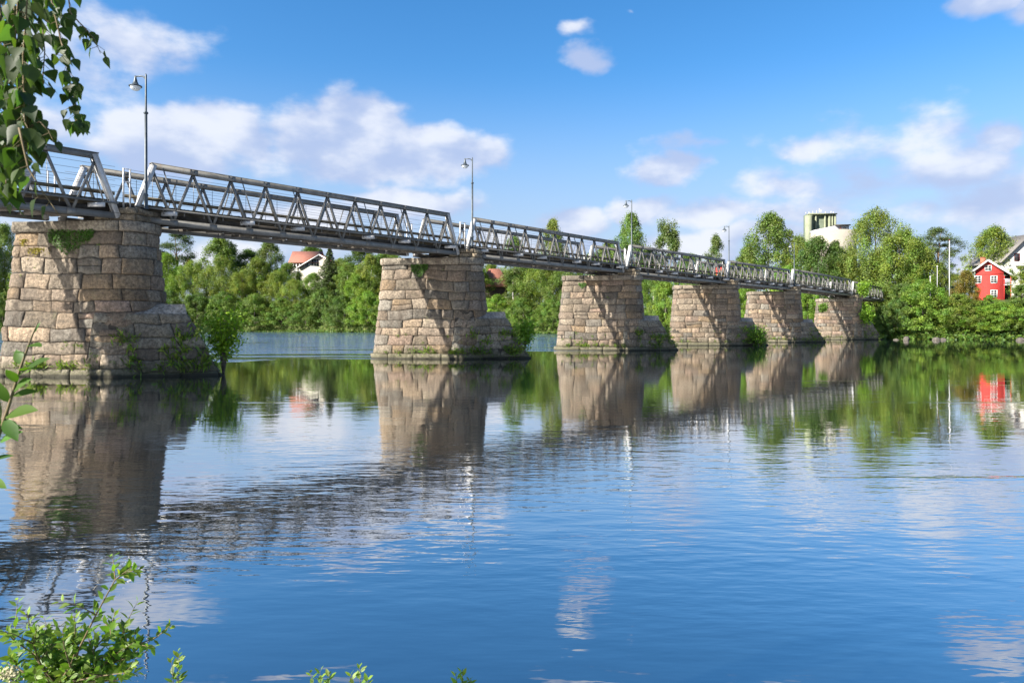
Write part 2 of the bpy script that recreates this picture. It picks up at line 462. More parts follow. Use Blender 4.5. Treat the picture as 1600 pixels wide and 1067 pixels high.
def build_world():
    w = bpy.data.worlds.new('World'); scene.world = w; w.use_nodes = True
    t = NT(w.node_tree)
    bg = w.node_tree.nodes['Background']
    sky = t.new('ShaderNodeTexSky', sky_type='NISHITA')
    sky.sun_disc = False
    sky.sun_elevation = math.asin(-SUN.z); sky.sun_rotation = math.atan2(-SUN.x, -SUN.y)
    sky.altitude = 200; sky.air_density = 1.0; sky.dust_density = .6; sky.ozone_density = 2.6
    d = t.new('ShaderNodeTexCoord').outputs['Generated']
    dn = t.vmath('NORMALIZE', d)
    sp = t.new('ShaderNodeSeparateXYZ'); t.l.new(dn, sp.inputs[0])
    az = t.math('ARCTAN2', sp.outputs[0], sp.outputs[1]); el = t.math('ARCSINE', sp.outputs[2])
    cb = t.new('ShaderNodeCombineXYZ'); t.l.new(az, cb.inputs[0]); t.l.new(el, cb.inputs[1])
    wob = t.new('ShaderNodeTexNoise'); t.l.new(cb.outputs[0], wob.inputs['Vector'])
    wob.inputs['Scale'].default_value = 11.0; wob.inputs['Detail'].default_value = 4.0
    off = t.vmath('MULTIPLY', t.vmath('SUBTRACT', wob.outputs['Color'], (.5, .5, .5)), (.10, .055, 0))
    ae = t.vmath('ADD', cb.outputs[0], off)
    acc = None
    for (px, py, rx, ry, wt) in CLOUDS:
        a0, e0 = azel(px, py); a1, _ = azel(px + rx, py); _, e1 = azel(px, py - ry)
        v = t.vmath('MULTIPLY', t.vmath('SUBTRACT', ae, (a0, e0, 0)), (1 / max(.004, a1 - a0), 1 / max(.004, e1 - e0), 0))
        ln = t.vmath('LENGTH', v)
        bl = t.math('MULTIPLY', t.math('SUBTRACT', 1.42, ln), wt)
        acc = bl if acc is None else t.math('SMOOTH_MAX', acc, bl, .12)
    n1 = t.noise(t.mapping(cb.outputs[0], (1, 1.7, 1)), 8.5, 6, .53)
    n2 = t.noise(t.mapping(cb.outputs[0], (1, 2.2, 1)), 3.2, 4, .6)
    # loose cloud elsewhere on the dome, away from the part named above
    dens = t.math('ADD', acc, t.math('MULTIPLY', t.math('SUBTRACT', n1, .5), 1.8))
    mask = t.ramp(dens, .16, .68)
    back = t.math('MULTIPLY', t.ramp(n2, .56, .74, 0, .5), t.ramp(sp.outputs[1], .30, -.05))
    mask = t.math('MAXIMUM', mask, back)
    mask = t.math('MULTIPLY', mask, t.ramp(sp.outputs[2], -.02, .02))
    sh = t.vmath('ADD', cb.outputs[0], (-.020, .026, 0))
    n1b = t.noise(t.mapping(sh, (1, 1.7, 1)), 8.5, 4, .5)
    n3 = t.noise(t.mapping(cb.outputs[0], (1, 1.6, 1)), 4.2, 3, .5); n3b = t.noise(t.mapping(t.vmath('ADD', cb.outputs[0], (-.03, .05, 0)), (1, 1.6, 1)), 4.2, 3, .5)
    rel = t.math('ADD', t.math('MULTIPLY', t.math('SUBTRACT', n1, n1b), 1.9), t.math('MULTIPLY', t.math('SUBTRACT', n3, n3b), 1.5))
    lit = t.ramp(t.math('ADD', t.math('ADD', rel, .42), t.math('MULTIPLY', dens, .10)), .15, .95)
    ccol = t.mix(lit, (2.3, 2.75, 3.95), (4.3, 4.4, 4.75))
    # pale summer air low over the land
    hz = t.ramp(el, .36, .05)
    hs = t.new('ShaderNodeHueSaturation'); hs.inputs['Saturation'].default_value = 1.33; hs.inputs['Value'].default_value = 1.0
    t.l.new(sky.outputs[0], hs.inputs['Color'])
    skyc = t.mix(t.math('MULTIPLY', hz, .86), hs.outputs[0], (2.35, 2.75, 3.6))
    skyc = t.mix(t.math('MULTIPLY', t.ramp(sp.outputs[1], .2, -.3), .45), skyc, (1.5, 1.55, 1.6))  # neutral veil added behind the camera to make the ambient light less blue
    fin = t.mix(t.math('MULTIPLY', mask, .86), skyc, ccol)
    t.l.new(fin, bg.inputs['Color']); bg.inputs['Strength'].default_value = .0845
    w.cycles.sampling_method = 'MANUAL'; w.cycles.sample_map_resolution = 1024
build_world()

# ------------------------------------------------------------------ terrain and river
BANK = [(-900, 515.5), (-400, 516.2), (0, 517.6), (450, 518.6), (850, 521.2), (1050, 523.6), (1200, 526.6), (1380, 529.6), (1500, 530.6), (1600, 531.2), (2100, 532.0), (2900, 533)]
BY = np.array([F * HC / (y - HZ) for _, y in BANK]); BX = np.array([(p - 800) / F for p, _ in BANK]) * BY
def bank_y(x): return np.interp(x, BX, BY)
def terrain(x, y):
    g = y - bank_y(x)
    zmax = np.interp(x, [-200, -40, 10, 45, 70, 120], [13., 12., 8.5, 6.2, 7.2, 7.4])
    up = zmax * (1 - np.exp(-np.clip(g, 0, None) / 13.0)) + .35 * sstep(g, 0, 1.5) + np.clip(g - 60, 0, 400) * .012
    dn = np.clip(g, -12, 0) * .15
    return np.where(g > 0, up, dn) + .25 * fbm(x * .12, y * .12, 0, 3) * sstep(g, 2, 8)
def make_terrain():
    xs = np.concatenate([np.linspace(-2500, -420, 20), np.linspace(-400, 180, 260), np.linspace(200, 2500, 24)])
    gs = np.concatenate([np.linspace(-14, -2, 5), np.linspace(-1.5, 4, 14), np.linspace(5, 70, 50), np.linspace(80, 400, 20), np.linspace(450, 3000, 12)])
    X, G = np.meshgrid(xs, gs, indexing='ij')
    Y = bank_y(X) + G + .9 * fbm(X * .2, G * .0, 3.1, 3) * np.exp(-np.abs(G) / 6)
    Z = terrain(X, Y)
    b = MB(); b.grid(np.stack([X, Y, Z], -1)); b.build('far_bank_ground', MAT['soil'], smooth=True)
    tag(bpy.data.objects['far_bank_ground'], kind='structure')
    # near bank, just out of the bottom of the frame
    xs = np.linspace(-14, 14, 90); ys = np.linspace(-10, 3.3, 60)
    X, Y = np.meshgrid(xs, ys, indexing='ij')
    Z = .24 - .62 * sstep(Y, 1.6, 3.3) + .35 * sstep(-Y, 0, 8) + .04 * fbm(X * 1.2, Y * 1.2, 1, 3)
    b = MB(); b.grid(np.stack([X, Y, Z], -1)); o = b.build('near_bank_ground', MAT['soil'], smooth=True); tag(o, kind='structure')
    b = MB(); xs = np.linspace(-2500, 2500, 12); ys = np.linspace(-60, 500, 8)
    X, Y = np.meshgrid(xs, ys, indexing='ij'); b.grid(np.stack([X, Y, np.full_like(X, -2.2)], -1))
    tag(b.build('riverbed', MAT['bed']), kind='structure')
def make_water():
    xs = np.concatenate([np.linspace(-2500, -420, 14), np.linspace(-400, -40, 60), np.linspace(-38, 70, 109), np.linspace(75, 300, 40), np.linspace(350, 2500, 12)])
    ys = np.concatenate([np.linspace(-60, 2, 20), np.linspace(3, 30, 55), np.linspace(30.5, 90, 120), np.linspace(92, 380, 110)])
    X, Y = np.meshgrid(xs, ys, indexing='ij')
    b = MB(); b.grid(np.stack([X, Y, np.zeros_like(X)], -1)); o = b.build('river_water', MAT['water'], smooth=True)
    tag(o, kind='structure')
    edge = np.interp(X, [-200, -20, -15, -13, -7, -4, 0, 6, 12, 25, 60], [28, 34, 37, 40.2, 40.2, 47, 52.5, 53, 70, 98, 150])
    chop = sstep(Y - edge + 1.2 * fbm(X * .25, Y * .5, 0, 2), -.4, .8) * np.interp(X, [8, 30], [1, .25])
    near = np.interp(Y, [0, 4, 5.2, 6.2, 8, 10, 14, 20, 30, 45, 100, 250], [.28, .32, .5, .85, .75, .44, .28, .21, .15, .12, .10, .10])
    for nm, arr in (('chop', chop), ('near', near)):
        a = o.data.attributes.new(nm, 'FLOAT', 'POINT'); a.data.foreach_set('value', arr.astype(np.float32).ravel())
make_terrain(); make_water()

# ------------------------------------------------------------------ bridge piers
TINTS = [(.45, .355, .275), (.41, .345, .285), (.48, .375, .285), (.38, .325, .27), (.43, .32, .22), (.33, .275, .22), (.47, .395, .325), (.42, .34, .28), (.36, .29, .235), (.44, .34, .27), (.34, .32, .295), (.30, .275, .25), (.47, .35, .29)]
def lay_stones(mb, surf, s0, s1, z0, z1, rng, ch=(.42, .64), sw=(.6, 1.8), bulge=.020, dens=10.0, rough=.040, seed=0.0, tints=TINTS, gap=.006):
    z = z0
    zs = [z0]
    while z < z1 - .28:
        z += rng.uniform(*ch); zs.append(min(z, z1))
    if z1 - zs[-1] > .01:
        zs[-1] = z1 if z1 - zs[-1] < .18 else zs[-1]
        if zs[-1] != z1: zs.append(z1)
    for za, zb in zip(zs[:-1], zs[1:]):
        s = s0 - rng.uniform(0, .4)
        cuts = [s0]
        while True:
            s += rng.uniform(*sw)
            if s > s1 - .3: break
            if s > s0 + .2: cuts.append(s)
        cuts.append(s1)
        ks = [0.0] + [rng.uniform(-.22, .22) for _ in cuts[1:-1]] + [0.0]
        for ci, (a, c) in enumerate(zip(cuts[:-1], cuts[1:])):
            ka, kc = ks[ci], ks[ci + 1]
            pieces = [(a, c, za, zb)]
            if rng.rand() < .10 and zb - za > .50:
                q = za + (zb - za) * rng.uniform(.4, .6); pieces = [(a, c, za, q), (a, c, q, zb)]
            for (pa, pc, pz, pq) in pieces:
                nx = max(4, int((pc - pa) * dens)); nz = max(4, int((pq - pz) * dens * 1.1))
                ex = np.concatenate([[0, .012], np.linspace(.035, (pc - pa) - .035, nx), [(pc - pa) - .012, pc - pa]])
                ez = np.concatenate([[0, .012], np.linspace(.035, (pq - pz) - .035, nz), [(pq - pz) - .012, pq - pz]])
                S, H = np.meshgrid(pa + ex, pz + ez, indexing='ij')
                e = np.minimum(np.minimum(S - pa, pc - S), np.minimum(H - pz, pq - H))
                tl = z1 - z0 > 1
                fr_ = (S - pa) / (pc - pa); hm = H - (za + zb) / 2
                S = S + (ka * (1 - fr_) + kc * fr_) * hm * (1.0 if tl else .2)
                Sw = S + (.05 * fbm(S * 1.9 + seed, H * 1.9, 2.2, 2) if tl else 0)
                Hw = H + (.15 * fbm(S * .45 + 3, H * .5 + seed, 7.7, 2) + .05 * fbm(S * 2.3, H * 2.0, 9.1 + seed, 2) if tl else .01 * fbm(S * .9, H, seed, 2))
                if tl: Hw = H + (Hw - H) * np.clip(np.minimum(H - z0, z1 - H) / .35, .12, 1)
                p, n = surf(Sw, Hw)
                ph = rng.uniform(0, 50)
                tilt = rng.uniform(-.06, .06) * (S - (pa + pc) / 2) / max(.3, pc - pa) + rng.uniform(-.03, .03) * (H - (pz + pq) / 2) / .4
                big = fbm(S * 1.8 + ph, H * 2.2, ph, 3)
                chip = e + .035 * fbm(S * 7 + ph, H * 7, ph + 4, 2) * sstep(e, .0, .05)
                rid = 1 - np.abs(fbm(S * 2.6 + ph, H * 3.1, ph + 9, 3)) * 2.2
                off = bulge * sstep(chip, .0, .055) * (0.7 + .7 * big) + tilt + .035 * big + .03 * rid * sstep(e, .01, .06) + rough * fbm(S * 6 + ph, H * 6, ph, 3) * sstep(e, .005, .05)
                off = off - .06 * (1 - sstep(e, .0, gap * 2 + .004)) + rng.uniform(-.022, .022)
                P = p + n * off[..., None]
                tc = .645 * np.array(tints[rng.randint(len(tints))]) * rng.uniform(.64, 1.18) * np.array([.99, 1.0, .96])
                mb.grid(P, 0, tc)

def path_from_pts(pts, closed=True):
    """arc-length sampled plan path -> functions for points and outward normals"""
    P = np.array(pts)
    if closed: P = np.vstack([P, P[:1]])
    d = np.hypot(*(P[1:] - P[:-1]).T); L = np.concatenate([[0], np.cumsum(d)])
    T = np.gradient(P, L, axis=0); T /= np.hypot(T[:, 0], T[:, 1])[:, None]
    N = np.stack([T[:, 1], -T[:, 0]], -1)
    def f(s):
        s = np.mod(s, L[-1]) if closed else np.clip(s, 0, L[-1])
        x = np.interp(s, L, P[:, 0]); y = np.interp(s, L, P[:, 1])
        nx = np.interp(s, L, N[:, 0]); ny = np.interp(s, L, N[:, 1]); q = np.hypot(nx, ny)
        return x, y, nx / q, ny / q
    return f, L[-1]

PL, PT = 5.75, 2.2
def pier_plan(L=PL, T=PT, rc=.35, shrink=0.0):
    """front-left corner, along the front to the right, half round nose, back, left end; right extreme at u=0, front at v=0"""
    x0, x1, y0, y1 = -L + shrink, -shrink, shrink, T - shrink
    r = (y1 - y0) / 2 * .92
    pts = []
    for q in np.linspace(0, 1, 26)[:-1]: pts.append((x0 + rc + (x1 - r - x0 - rc) * q, y0))
    for q in np.linspace(-90, 90, 30)[:-1]:
        pts.append((x1 - r + r * math.cos(R(q)), (y0 + y1) / 2 + (y1 - y0) / 2 * math.sin(R(q))))
    for q in np.linspace(0, 1, 26)[:-1]: pts.append((x1 - r + (x0 + rc - x1 + r) * q, y1))
    for q in np.linspace(90, 180, 7)[:-1]: pts.append((x0 + rc + rc * math.cos(R(q)), y1 - rc + rc * math.sin(R(q))))
    for q in np.linspace(0, 1, 8)[:-1]: pts.append((x0, y1 - rc + (y0 + rc - y1 + rc) * q))
    for q in np.linspace(180, 270, 7)[:-1]: pts.append((x0 + rc + rc * math.cos(R(q)), y0 + rc + rc * math.sin(R(q))))
    return pts

def blades(rng, pts, nrm, n, size, spread, up=.8, wid=.09):
    V = []; C = []
    for p, nn in zip(pts, nrm):
        for k in range(n):
            c = Vector(p) + Vector(rng.normal(0, spread, 3)) * .6
            dirv = (Vector(nn) * rng.uniform(.2, .9) + Vector((0, 0, up * rng.uniform(.4, 1.3))) + Vector(rng.normal(0, .45, 3))).normalized()
            L = size * rng.uniform(.5, 1.25)
            side = dirv.cross(Vector(rng.normal(0, 1, 3))).normalized() * L * wid
            mid = c + dirv * L * .55; tip = c + dirv * L + Vector((0, 0, -.18 * L))
            V.append([tuple(c), tuple(mid + side), tuple(tip), tuple(mid - side)])
            g = rng.uniform(.55, 1.35); y = rng.uniform(.8, 1.3)
            C.append((g * y, g, g * .9))
    return V, C

PIERS = []
PXL = [18, 595, 878, 1051, 1166, 1274]
def make_pier(i, pxr, d, captop_u, label):
    rng = np.random.RandomState(100 + i)
    Y = DU * (d - .025) - .55
    cz = (74.5 + captop_u - .5) * M                    # top of the cap above the water
    th = math.atan2(-.14, .99)
    # right extreme of the half-round nose is seen at pxr; the tangent point lies about half the thickness back
    PL_ = PL; X_ = XY(pxr, Y)
    for _ in range(40):
        P_ = np.array(pier_plan(PL_, PT, .30, -.08))
        wx = X_ + P_[:, 0] * math.cos(th) - P_[:, 1] * math.sin(th); wy = Y + P_[:, 0] * math.sin(th) + P_[:, 1] * math.cos(th)
        q_ = 800 + F * wx / wy
        X_ += (pxr - q_.max()) * Y / F
        PL_ += ((pxr - PXL[i]) - (q_.max() - q_.min())) * Y / F * .7
    root = empty('bridge_pier', (X_, Y, 0), th, label, 'bridge pier', 'stone piers of the footbridge')
    f, LL = path_from_pts(pier_plan(PL_))
    bat = .092
    hb = cz - .40
    sd = i * 13.7
    def surf_body(S, H):
        x, y, nx, ny = f(S)
        o = bat * (hb - H) * (1.0 + .15 * np.clip((hb - H) / hb, 0, 1))
        return np.stack([x + nx * o, y + ny * o, H], -1), np.stack([nx, ny, np.full_like(nx, .09)], -1)
    res = (11.0, 8.0, 6.5, 5.5, 5.0, 5.0)[i]
    mb = MB(); lay_stones(mb, surf_body, -.36 * LL, .64 * LL, .28, hb, rng, dens=res, seed=sd)
    S, H = np.meshgrid(np.linspace(0, LL, 160), np.linspace(-1.2, hb, 12), indexing='ij')
    p, n = surf_body(S, H); mb.grid(p - n * .035, 1)
    mb.build('body', [MAT['stone'], MAT['mortar']], root, smooth=True)
    # foot course at the water
    def surf_foot(S, H):
        x, y, nx, ny = f(S); o = bat * 1.12 * hb + .13 - .10 * H
        return np.stack([x + nx * o, y + ny * o, H], -1), np.stack([nx, ny, np.full_like(nx, .25)], -1)
    mb = MB(); lay_stones(mb, surf_foot, -.36 * LL, .64 * LL, -.45, .30, rng, ch=(.70, .80), sw=(.9, 2.2), dens=res, seed=sd + 3, bulge=.04, rough=.04,
                          tints=[(.46, .41, .36), (.42, .37, .32), (.5, .44, .38)])
    S, Q = np.meshgrid(np.linspace(0, LL, 160), np.linspace(0, 1, 3), indexing='ij')
    x, y, nx, ny = f(S); o = bat * 1.12 * hb + .12 - Q * .45
    mb.grid(np.stack([x + nx * o, y + ny * o, .28 + .03 * Q + .015 * fbm(S * 3, Q * 3, 1, 2)], -1), 0, (.4, .36, .3))
    mb.build('foot_course', [MAT['stone'], MAT['mortar']], root, smooth=True)
    # cap slab
    fc, LC = path_from_pts(pier_plan(PL_, PT, .30, -.08))
    def surf_cap(S, H):
        x, y, nx, ny = fc(S); return np.stack([x, y, H], -1), np.stack([nx, ny, np.zeros_like(nx)], -1)
    mb = MB(); lay_stones(mb, surf_cap, -.36 * LC, .64 * LC, hb, cz, rng, ch=(.39, .41), sw=(1.2, 2.4), dens=res, bulge=.02, rough=.012, seed=sd + 8,
                          tints=[(.42, .38, .33), (.46, .40, .34), (.38, .34, .29)])
    ring = np.linspace(0, LC, 120)[:-1]
    x, y, nx, ny = fc(ring)
    for zz, inset in ((cz - .006, .03), (hb + .004, .03)):
        vs = np.stack([x - nx * inset, y - ny * inset, np.full_like(x, zz)], -1)
        mb.add(vs, [tuple(range(len(vs)))] if zz > hb + .1 else [tuple(range(len(vs) - 1, -1, -1))], 0, (.4, .36, .31))
    mb.build('cap', [MAT['stone'], MAT['mortar']], root, smooth=False)
    # two course bearing block on the cap
    bp = []
    bw = .82
    for q in np.linspace(0, 1, 14)[:-1]: bp.append((-.95 - bw + 2 * bw * q, .14 + .10 * (2 * q - 1) ** 2))
    for q in np.linspace(0, 1, 6)[:-1]: bp.append((-.95 + bw, .24 + 1.5 * q))
    for q in np.linspace(0, 1, 10)[:-1]: bp.append((-.95 + bw - 2 * bw * q, 1.74))
    for q in np.linspace(0, 1, 6)[:-1]: bp.append((-.95 - bw, 1.74 - 1.5 * q))
    fb, LB = path_from_pts(bp)
    top = cz + .50
    def surf_bl(S, H):
        x, y, nx, ny = fb(S); o = .05 * sstep(H, cz + .26, cz + .30)
        return np.stack([x + nx * o, y + ny * o, H], -1), np.stack([nx, ny, np.zeros_like(nx)], -1)
    mb = MB(); lay_stones(mb, surf_bl, 0, LB, cz, top, rng, ch=(.25, .26), sw=(.7, 1.2), dens=res, bulge=.025, rough=.015, seed=sd + 5,
                          tints=[(.44, .37, .28), (.48, .42, .34), (.40, .33, .25)])
    x, y, nx, ny = fb(np.linspace(0, LB, 60)[:-1])
    mb.add(np.stack([x, y, np.full_like(x, top - .008)], -1), [tuple(range(59))], 0, (.42, .37, .3))
    mb.build('bearing_block', [MAT['stone'], MAT['mortar']], root, smooth=False)
    # cutwater: pointed wedge that leans back against the nose
    hk = 2.36
    def cut_pts(H):
        q = np.clip(H / hk, -.3, 1)
        o = bat * (hb - H) * 1.1 + .10
        return q, o
    qs = np.linspace(-1, 1, 60)
    def surf_cut(S, H):
        # S in 0..LK runs front to tip to back
        k = np.clip(S / LK, 0, 1) * 2 - 1
        q, o = cut_pts(H)
        tip = 3.12 - 1.52 * q
        ua = -1.55 + .25 * q
        w = PT / 2 + o
        sh = np.abs(k)
        tt = 1 - sh
        # convex ogive: v falls from full width at the shoulder to a blunt tip
        u = ua + (tip - ua) * (1 - (1 - tt) ** 1.12 - .05 * np.exp(-(sh / .12) ** 2))
        v = PT / 2 + np.sign(k) * w * (1 - (1 - sh) ** 1.25) * (1 - .0 * sh)
        e = 1e-3
        return np.stack([u, v, H], -1), None
    LK = 7.4
    def surf_cut2(S, H):
        p, _ = surf_cut(S, H)
        p1, _ = surf_cut(S + .02, H); p0, _ = surf_cut(S - .02, H); pz, _ = surf_cut(S, H + .02)
        a = p1 - p0; c = pz - p
        n = np.cross(a, c); n /= np.linalg.norm(n, axis=-1)[..., None] + 1e-9
        return p, n
    mb = MB(); lay_stones(mb, surf_cut2, 0.02, LK - .02, -.35, hk, rng, ch=(.42, .60), sw=(.8, 1.7), dens=res, seed=sd + 21, bulge=.022, rough=.036,
                          tints=[(.40, .37, .32), (.36, .335, .29), (.43, .39, .33), (.34, .30, .26)])
    S, H = np.meshgrid(np.linspace(0, LK, 70), np.linspace(-1.0, hk, 8), indexing='ij')
    p, n = surf_cut2(S, H); mb.grid(p - n * .03, 1)
    # sloping top stones
    S = np.linspace(0.02, LK - .02, 44)
    e0, _ = surf_cut2(S, np.full_like(S, hk - .02))
    ridge = np.stack([np.minimum(e0[:, 0] - .04, 1.36), PT / 2 + (e0[:, 1] - PT / 2) * .16, np.full_like(S, hk + .36)], -1)
    G = np.stack([e0 * (1 - q) + ridge * q for q in np.linspace(0, 1, 8)], 1)
    G[..., 2] += .05 * fbm(G[..., 0] * 1.7, G[..., 1] * 1.7, sd, 3) * np.sin(np.linspace(0, 1, 8) * 3.0)[None, :]
    mb.grid(G, 0, (.40, .38, .35))
    mb.build('cutwater', [MAT['stone'], MAT['mortar']], root, smooth=True)
    PIERS.append((root, surf_body, surf_foot, surf_cut2, f, LL, LK, hb, cz))
    return root

CAP_PXR = [(251, 1.0, 160), (756, 1.517, 160), (1003, 2.028, 160), (1155, 2.535, 163), (1252, 3.045, 166), (1347, 3.65, 158)]
ORD = ['nearest', 'second', 'third', 'fourth', 'fifth', 'sixth and farthest']
PLABEL = ['largest and nearest granite block pier, with a green cushion hanging under its cap',
          'second granite pier from the left, with a red hipped roof showing at its right',
          'third granite pier from the left, warm tan blocks with white lime streaks',
          'fourth granite pier from the left, a low shrub at its right foot',
          'fifth granite pier from the left, between the shrub foot pier and the last',
          'sixth granite pier, farthest and smallest, leafy bushes on its right side']
for i, (pxr, d, cu) in enumerate(CAP_PXR):
    make_pier(i, pxr, d, cu, PLABEL[i])

# ------------------------------------------------------------------ bridge spans
SKEW = Vector((-119, 17, 0)) * M
SPANS = [  # near truss top chord ends: photo px, depth, row
    ((None, .486, None), (150, .944, 239)),
    ((237, 1.0, 255), (700, 1.457, 333)),
    ((740, 1.517, 340), (965, 1.972, 378)),
    ((985, 2.028, 382), (1131, 2.49, 405.5)),
    ((1139, 2.535, 407), (1232, 3.0, 421)),
    ((1239, 3.045, 420), (1327, 3.60, 436)),
    ((1333, 3.65, 439.5), (1377, 4.05, 449)),
]
TD = 94 * M     # truss depth
SLABEL = ['grey steel truss span leaving the frame at the left, behind hanging birch leaves',
          'longest looking grey steel truss span, between the nearest and second piers',
          'grey steel truss span between the second and third piers',
          'grey steel truss span between the third and fourth piers',
          'grey steel truss span between the fourth and fifth piers',
          'grey steel truss span between the fifth and sixth piers',
          'short last steel truss span running from the sixth pier into the trees']
def make_span(i, a, b):
    if a[0] is None:
        P1 = W(b[0], b[2], DU * b[1]); ref = W(237, 255, DU); e1 = W(700, 333, DU * 1.457) - ref
        dirv = e1.normalized(); P0 = P1 - dirv * e1.length
    else:
        P0 = W(a[0], a[2], DU * a[1]); P1 = W(b[0], b[2], DU * b[1])
    L = (P1 - P0).length; e = (P1 - P0) / L
    npan = 10 if i != 5 else 12
    if i == 6: npan = 9
    pl = L / npan
    Z = Vector((0, 0, 1)); out = Vector((e.y, -e.x, 0)).normalized()     # towards the camera side
    origin = P0 - Z * TD - e * pl / 2
    root = empty('bridge_span', tuple(origin), 0, SLABEL[i], 'bridge span', 'steel truss spans of the footbridge')
    T0 = P0 - origin; B0 = Vector((0, 0, 0)); BL = e * (L + pl)
    near = i <= 3
    st, sw = MAT['steel'], MAT['steel_sunlit']
    tops = [T0 + e * (pl * k) for k in range(npan + 1)]
    bots = [B0 + e * (pl * k) for k in range(npan + 2)]
    for side in (0, 1):
        off = SKEW * side
        fc = 1 if side == 0 else -1
        tr = bpy.data.objects.new('truss', None); tr.empty_display_size = .2; link(tr, root); tr.location = off
        # top chord: two channels under a cover plate, with joint plates
        m = MB()
        tc = Z * -.12
        m.beam(T0 - e * .05 + tc + out * .085, T0 + e * (L + .05) + tc + out * .085, .03, .20)
        m.beam(T0 - e * .05 + tc - out * .085, T0 + e * (L + .05) + tc - out * .085, .03, .20)
        m.beam(T0 - e * .06 - Z * .009, T0 + e * (L + .06) - Z * .009, .27, .018)
        for k in range(1, npan):
            if i < 5:
                m.beam(tops[k] + tc + out * .105 - e * .16, tops[k] + tc + out * .105 + e * .16, .012, .196)
                m.beam(tops[k] + tc - out * .105 - e * .16, tops[k] + tc - out * .105 + e * .16, .012, .196)
                if k % 3 == 2:
                    m.beam(tops[k] + tc + e * .42 + out * .104 - e * .025, tops[k] + tc + e * .42 + out * .104 + e * .025, .014, .23)
        if i < 4:
            for k in range(1, npan):
                m.tube([tops[k] + tc + out * .10, tops[k] + tc + out * .128], .026, 8, 1)
                m.tube([tops[k] + tc - out * .10, tops[k] + tc - out * .128], .026, 8, 1)
        m.build('top_chord', [st, MAT['bolt']], tr)
        # bottom chord
        m = MB()
        bc = Z * .10
        m.beam(B0 + bc + out * .085, BL + bc + out * .085, .03, .20)
        m.beam(B0 + bc - out * .085, BL + bc - out * .085, .03, .20)
        m.beam(B0 + Z * .208, BL + Z * .208, .24, .016)
        for k in range(len(bots)):
            if 0 < k < npan + 1 and i < 5:
                m.beam(bots[k] + bc + out * .106 - e * .16, bots[k] + bc + out * .106 + e * .16, .012, .196)
                m.tube([bots[k] + bc + out * .10, bots[k] + bc + out * .13], .024, 7)
        m.build('bottom_chord', [st], tr)
        # inclined end posts
        for p, q in ((bots[0], tops[0]), (bots[-1], tops[-1])):
            m = MB()
            a_ = p + Z * .06; b_ = q - Z * .03
            m.beam(a_, b_, .26, .02, up=out.cross(b_ - a_))
            ax = (b_ - a_).normalized(); nn = out.cross(ax).normalized()
            if nn.dot(e) > 0: nn = -nn
            inner = -nn if p is bots[0] else nn
            for sgn in (-1, 1):
                m.beam(a_ + out * .10 * sgn + inner * .09, b_ + out * .10 * sgn + inner * .09, .03, .17, up=inner)
            m.build('end_post', [sw], tr)
        # diagonals: angle bars
        for k in range(npan):
            for (p, q) in ((tops[k], bots[k + 1]), (bots[k + 1], tops[k + 1])):
                hi, lo = (p, q)
                if hi.z < lo.z: hi, lo = lo, hi
                m = MB()
                a_ = hi - Z * .20; b_ = lo + Z * .10
                ax = (b_ - a_).normalized(); nn = out.cross(ax).normalized()
                m.beam(a_ + out * .045, b_ + out * .045, .014, .085, up=nn)
                m.beam(a_ - out * .045, b_ - out * .045, .014, .085, up=nn)
                m.beam(a_ + nn * .0, b_ + nn * .0, .076, .014, up=nn)
                m.build('diagonal', [st], tr)
        # side ledge at deck level outside the truss
        m = MB()
        lz = Z * .56
        m.beam(B0 + e * .12 + lz + out * (.17 if side == 0 else .215) * fc, BL - e * .12 + lz + out * (.17 if side == 0 else .215) * fc, (.17 if side == 0 else .26), .05)
        for k in range(2 * npan):
            s = .4 + k * pl / 2
            m.beam(B0 + e * s + Z * .53 + out * .13 * fc, B0 + e * s + Z * .38 + out * .13 * fc, .05, .02, up=e)
        m.build('side_ledge', [st], tr)
        # outriggers with a stay up to the top chord
        for q in (.024, .228, .38, .628, .776, .985):
            base = T0 + e * (L * q) - Z * (TD - .40)
            tip = base + (-SKEW.normalized() if side == 0 else SKEW.normalized()) * .62
            m = MB(); m.beam(base, tip, .12, .15); m.build('outrigger', [sw], tr)
            m = MB()
            a_ = T0 + e * (L * q) - Z * .16 + out * .10 * fc; b_ = tip + Z * .07
            m.beam(a_, b_, .055, .012, up=e); m.beam(a_ , b_, .012, .05, up=e)
            m.build('stay', [st], tr)
    perp = SKEW.normalized(); wid = SKEW.length
    # cross beams at the bottom chords
    nb = 2 * (npan + 1)
    cbs = [((k + .5) * (L + pl) / nb, .20) for k in range(nb)] + [(pl / 2 + L * q, .03) for q in (.024, .228, .38, .628, .776, .985)]
    for (cs, cq) in cbs:
        p = B0 + e * cs
        zc = .17 if cq > .1 else .152
        m = MB(); m.beam(p + perp * wid * cq + Z * zc, p + perp * wid * (1 - cq) + Z * zc, .11, .13); m.build('cross_beam', [MAT['timber_dark']], root)
    # stringers
    for q in (.10, .34, .58, .805):
        m = MB(); m.beam(B0 + perp * wid * q + Z * .34, BL + perp * wid * q + Z * .34, .14, .20); m.build('stringer', [MAT['timber_dark']], root)
    # plank deck
    m = MB()
    n = int((L + pl) / .155)
    rng = np.random.RandomState(i)
    for k in range(n):
        p = B0 + e * ((k + .5) * (L + pl) / n)
        dz = rng.uniform(-.008, .008)
        m.beam(p + perp * (wid * .036 + rng.uniform(-.03, .03)) + Z * (.66 + dz), p + perp * (wid * .882 + rng.uniform(-.03, .03)) + Z * (.66 + dz), .145, .10)
    m.build('deck', [MAT['timber']], root)
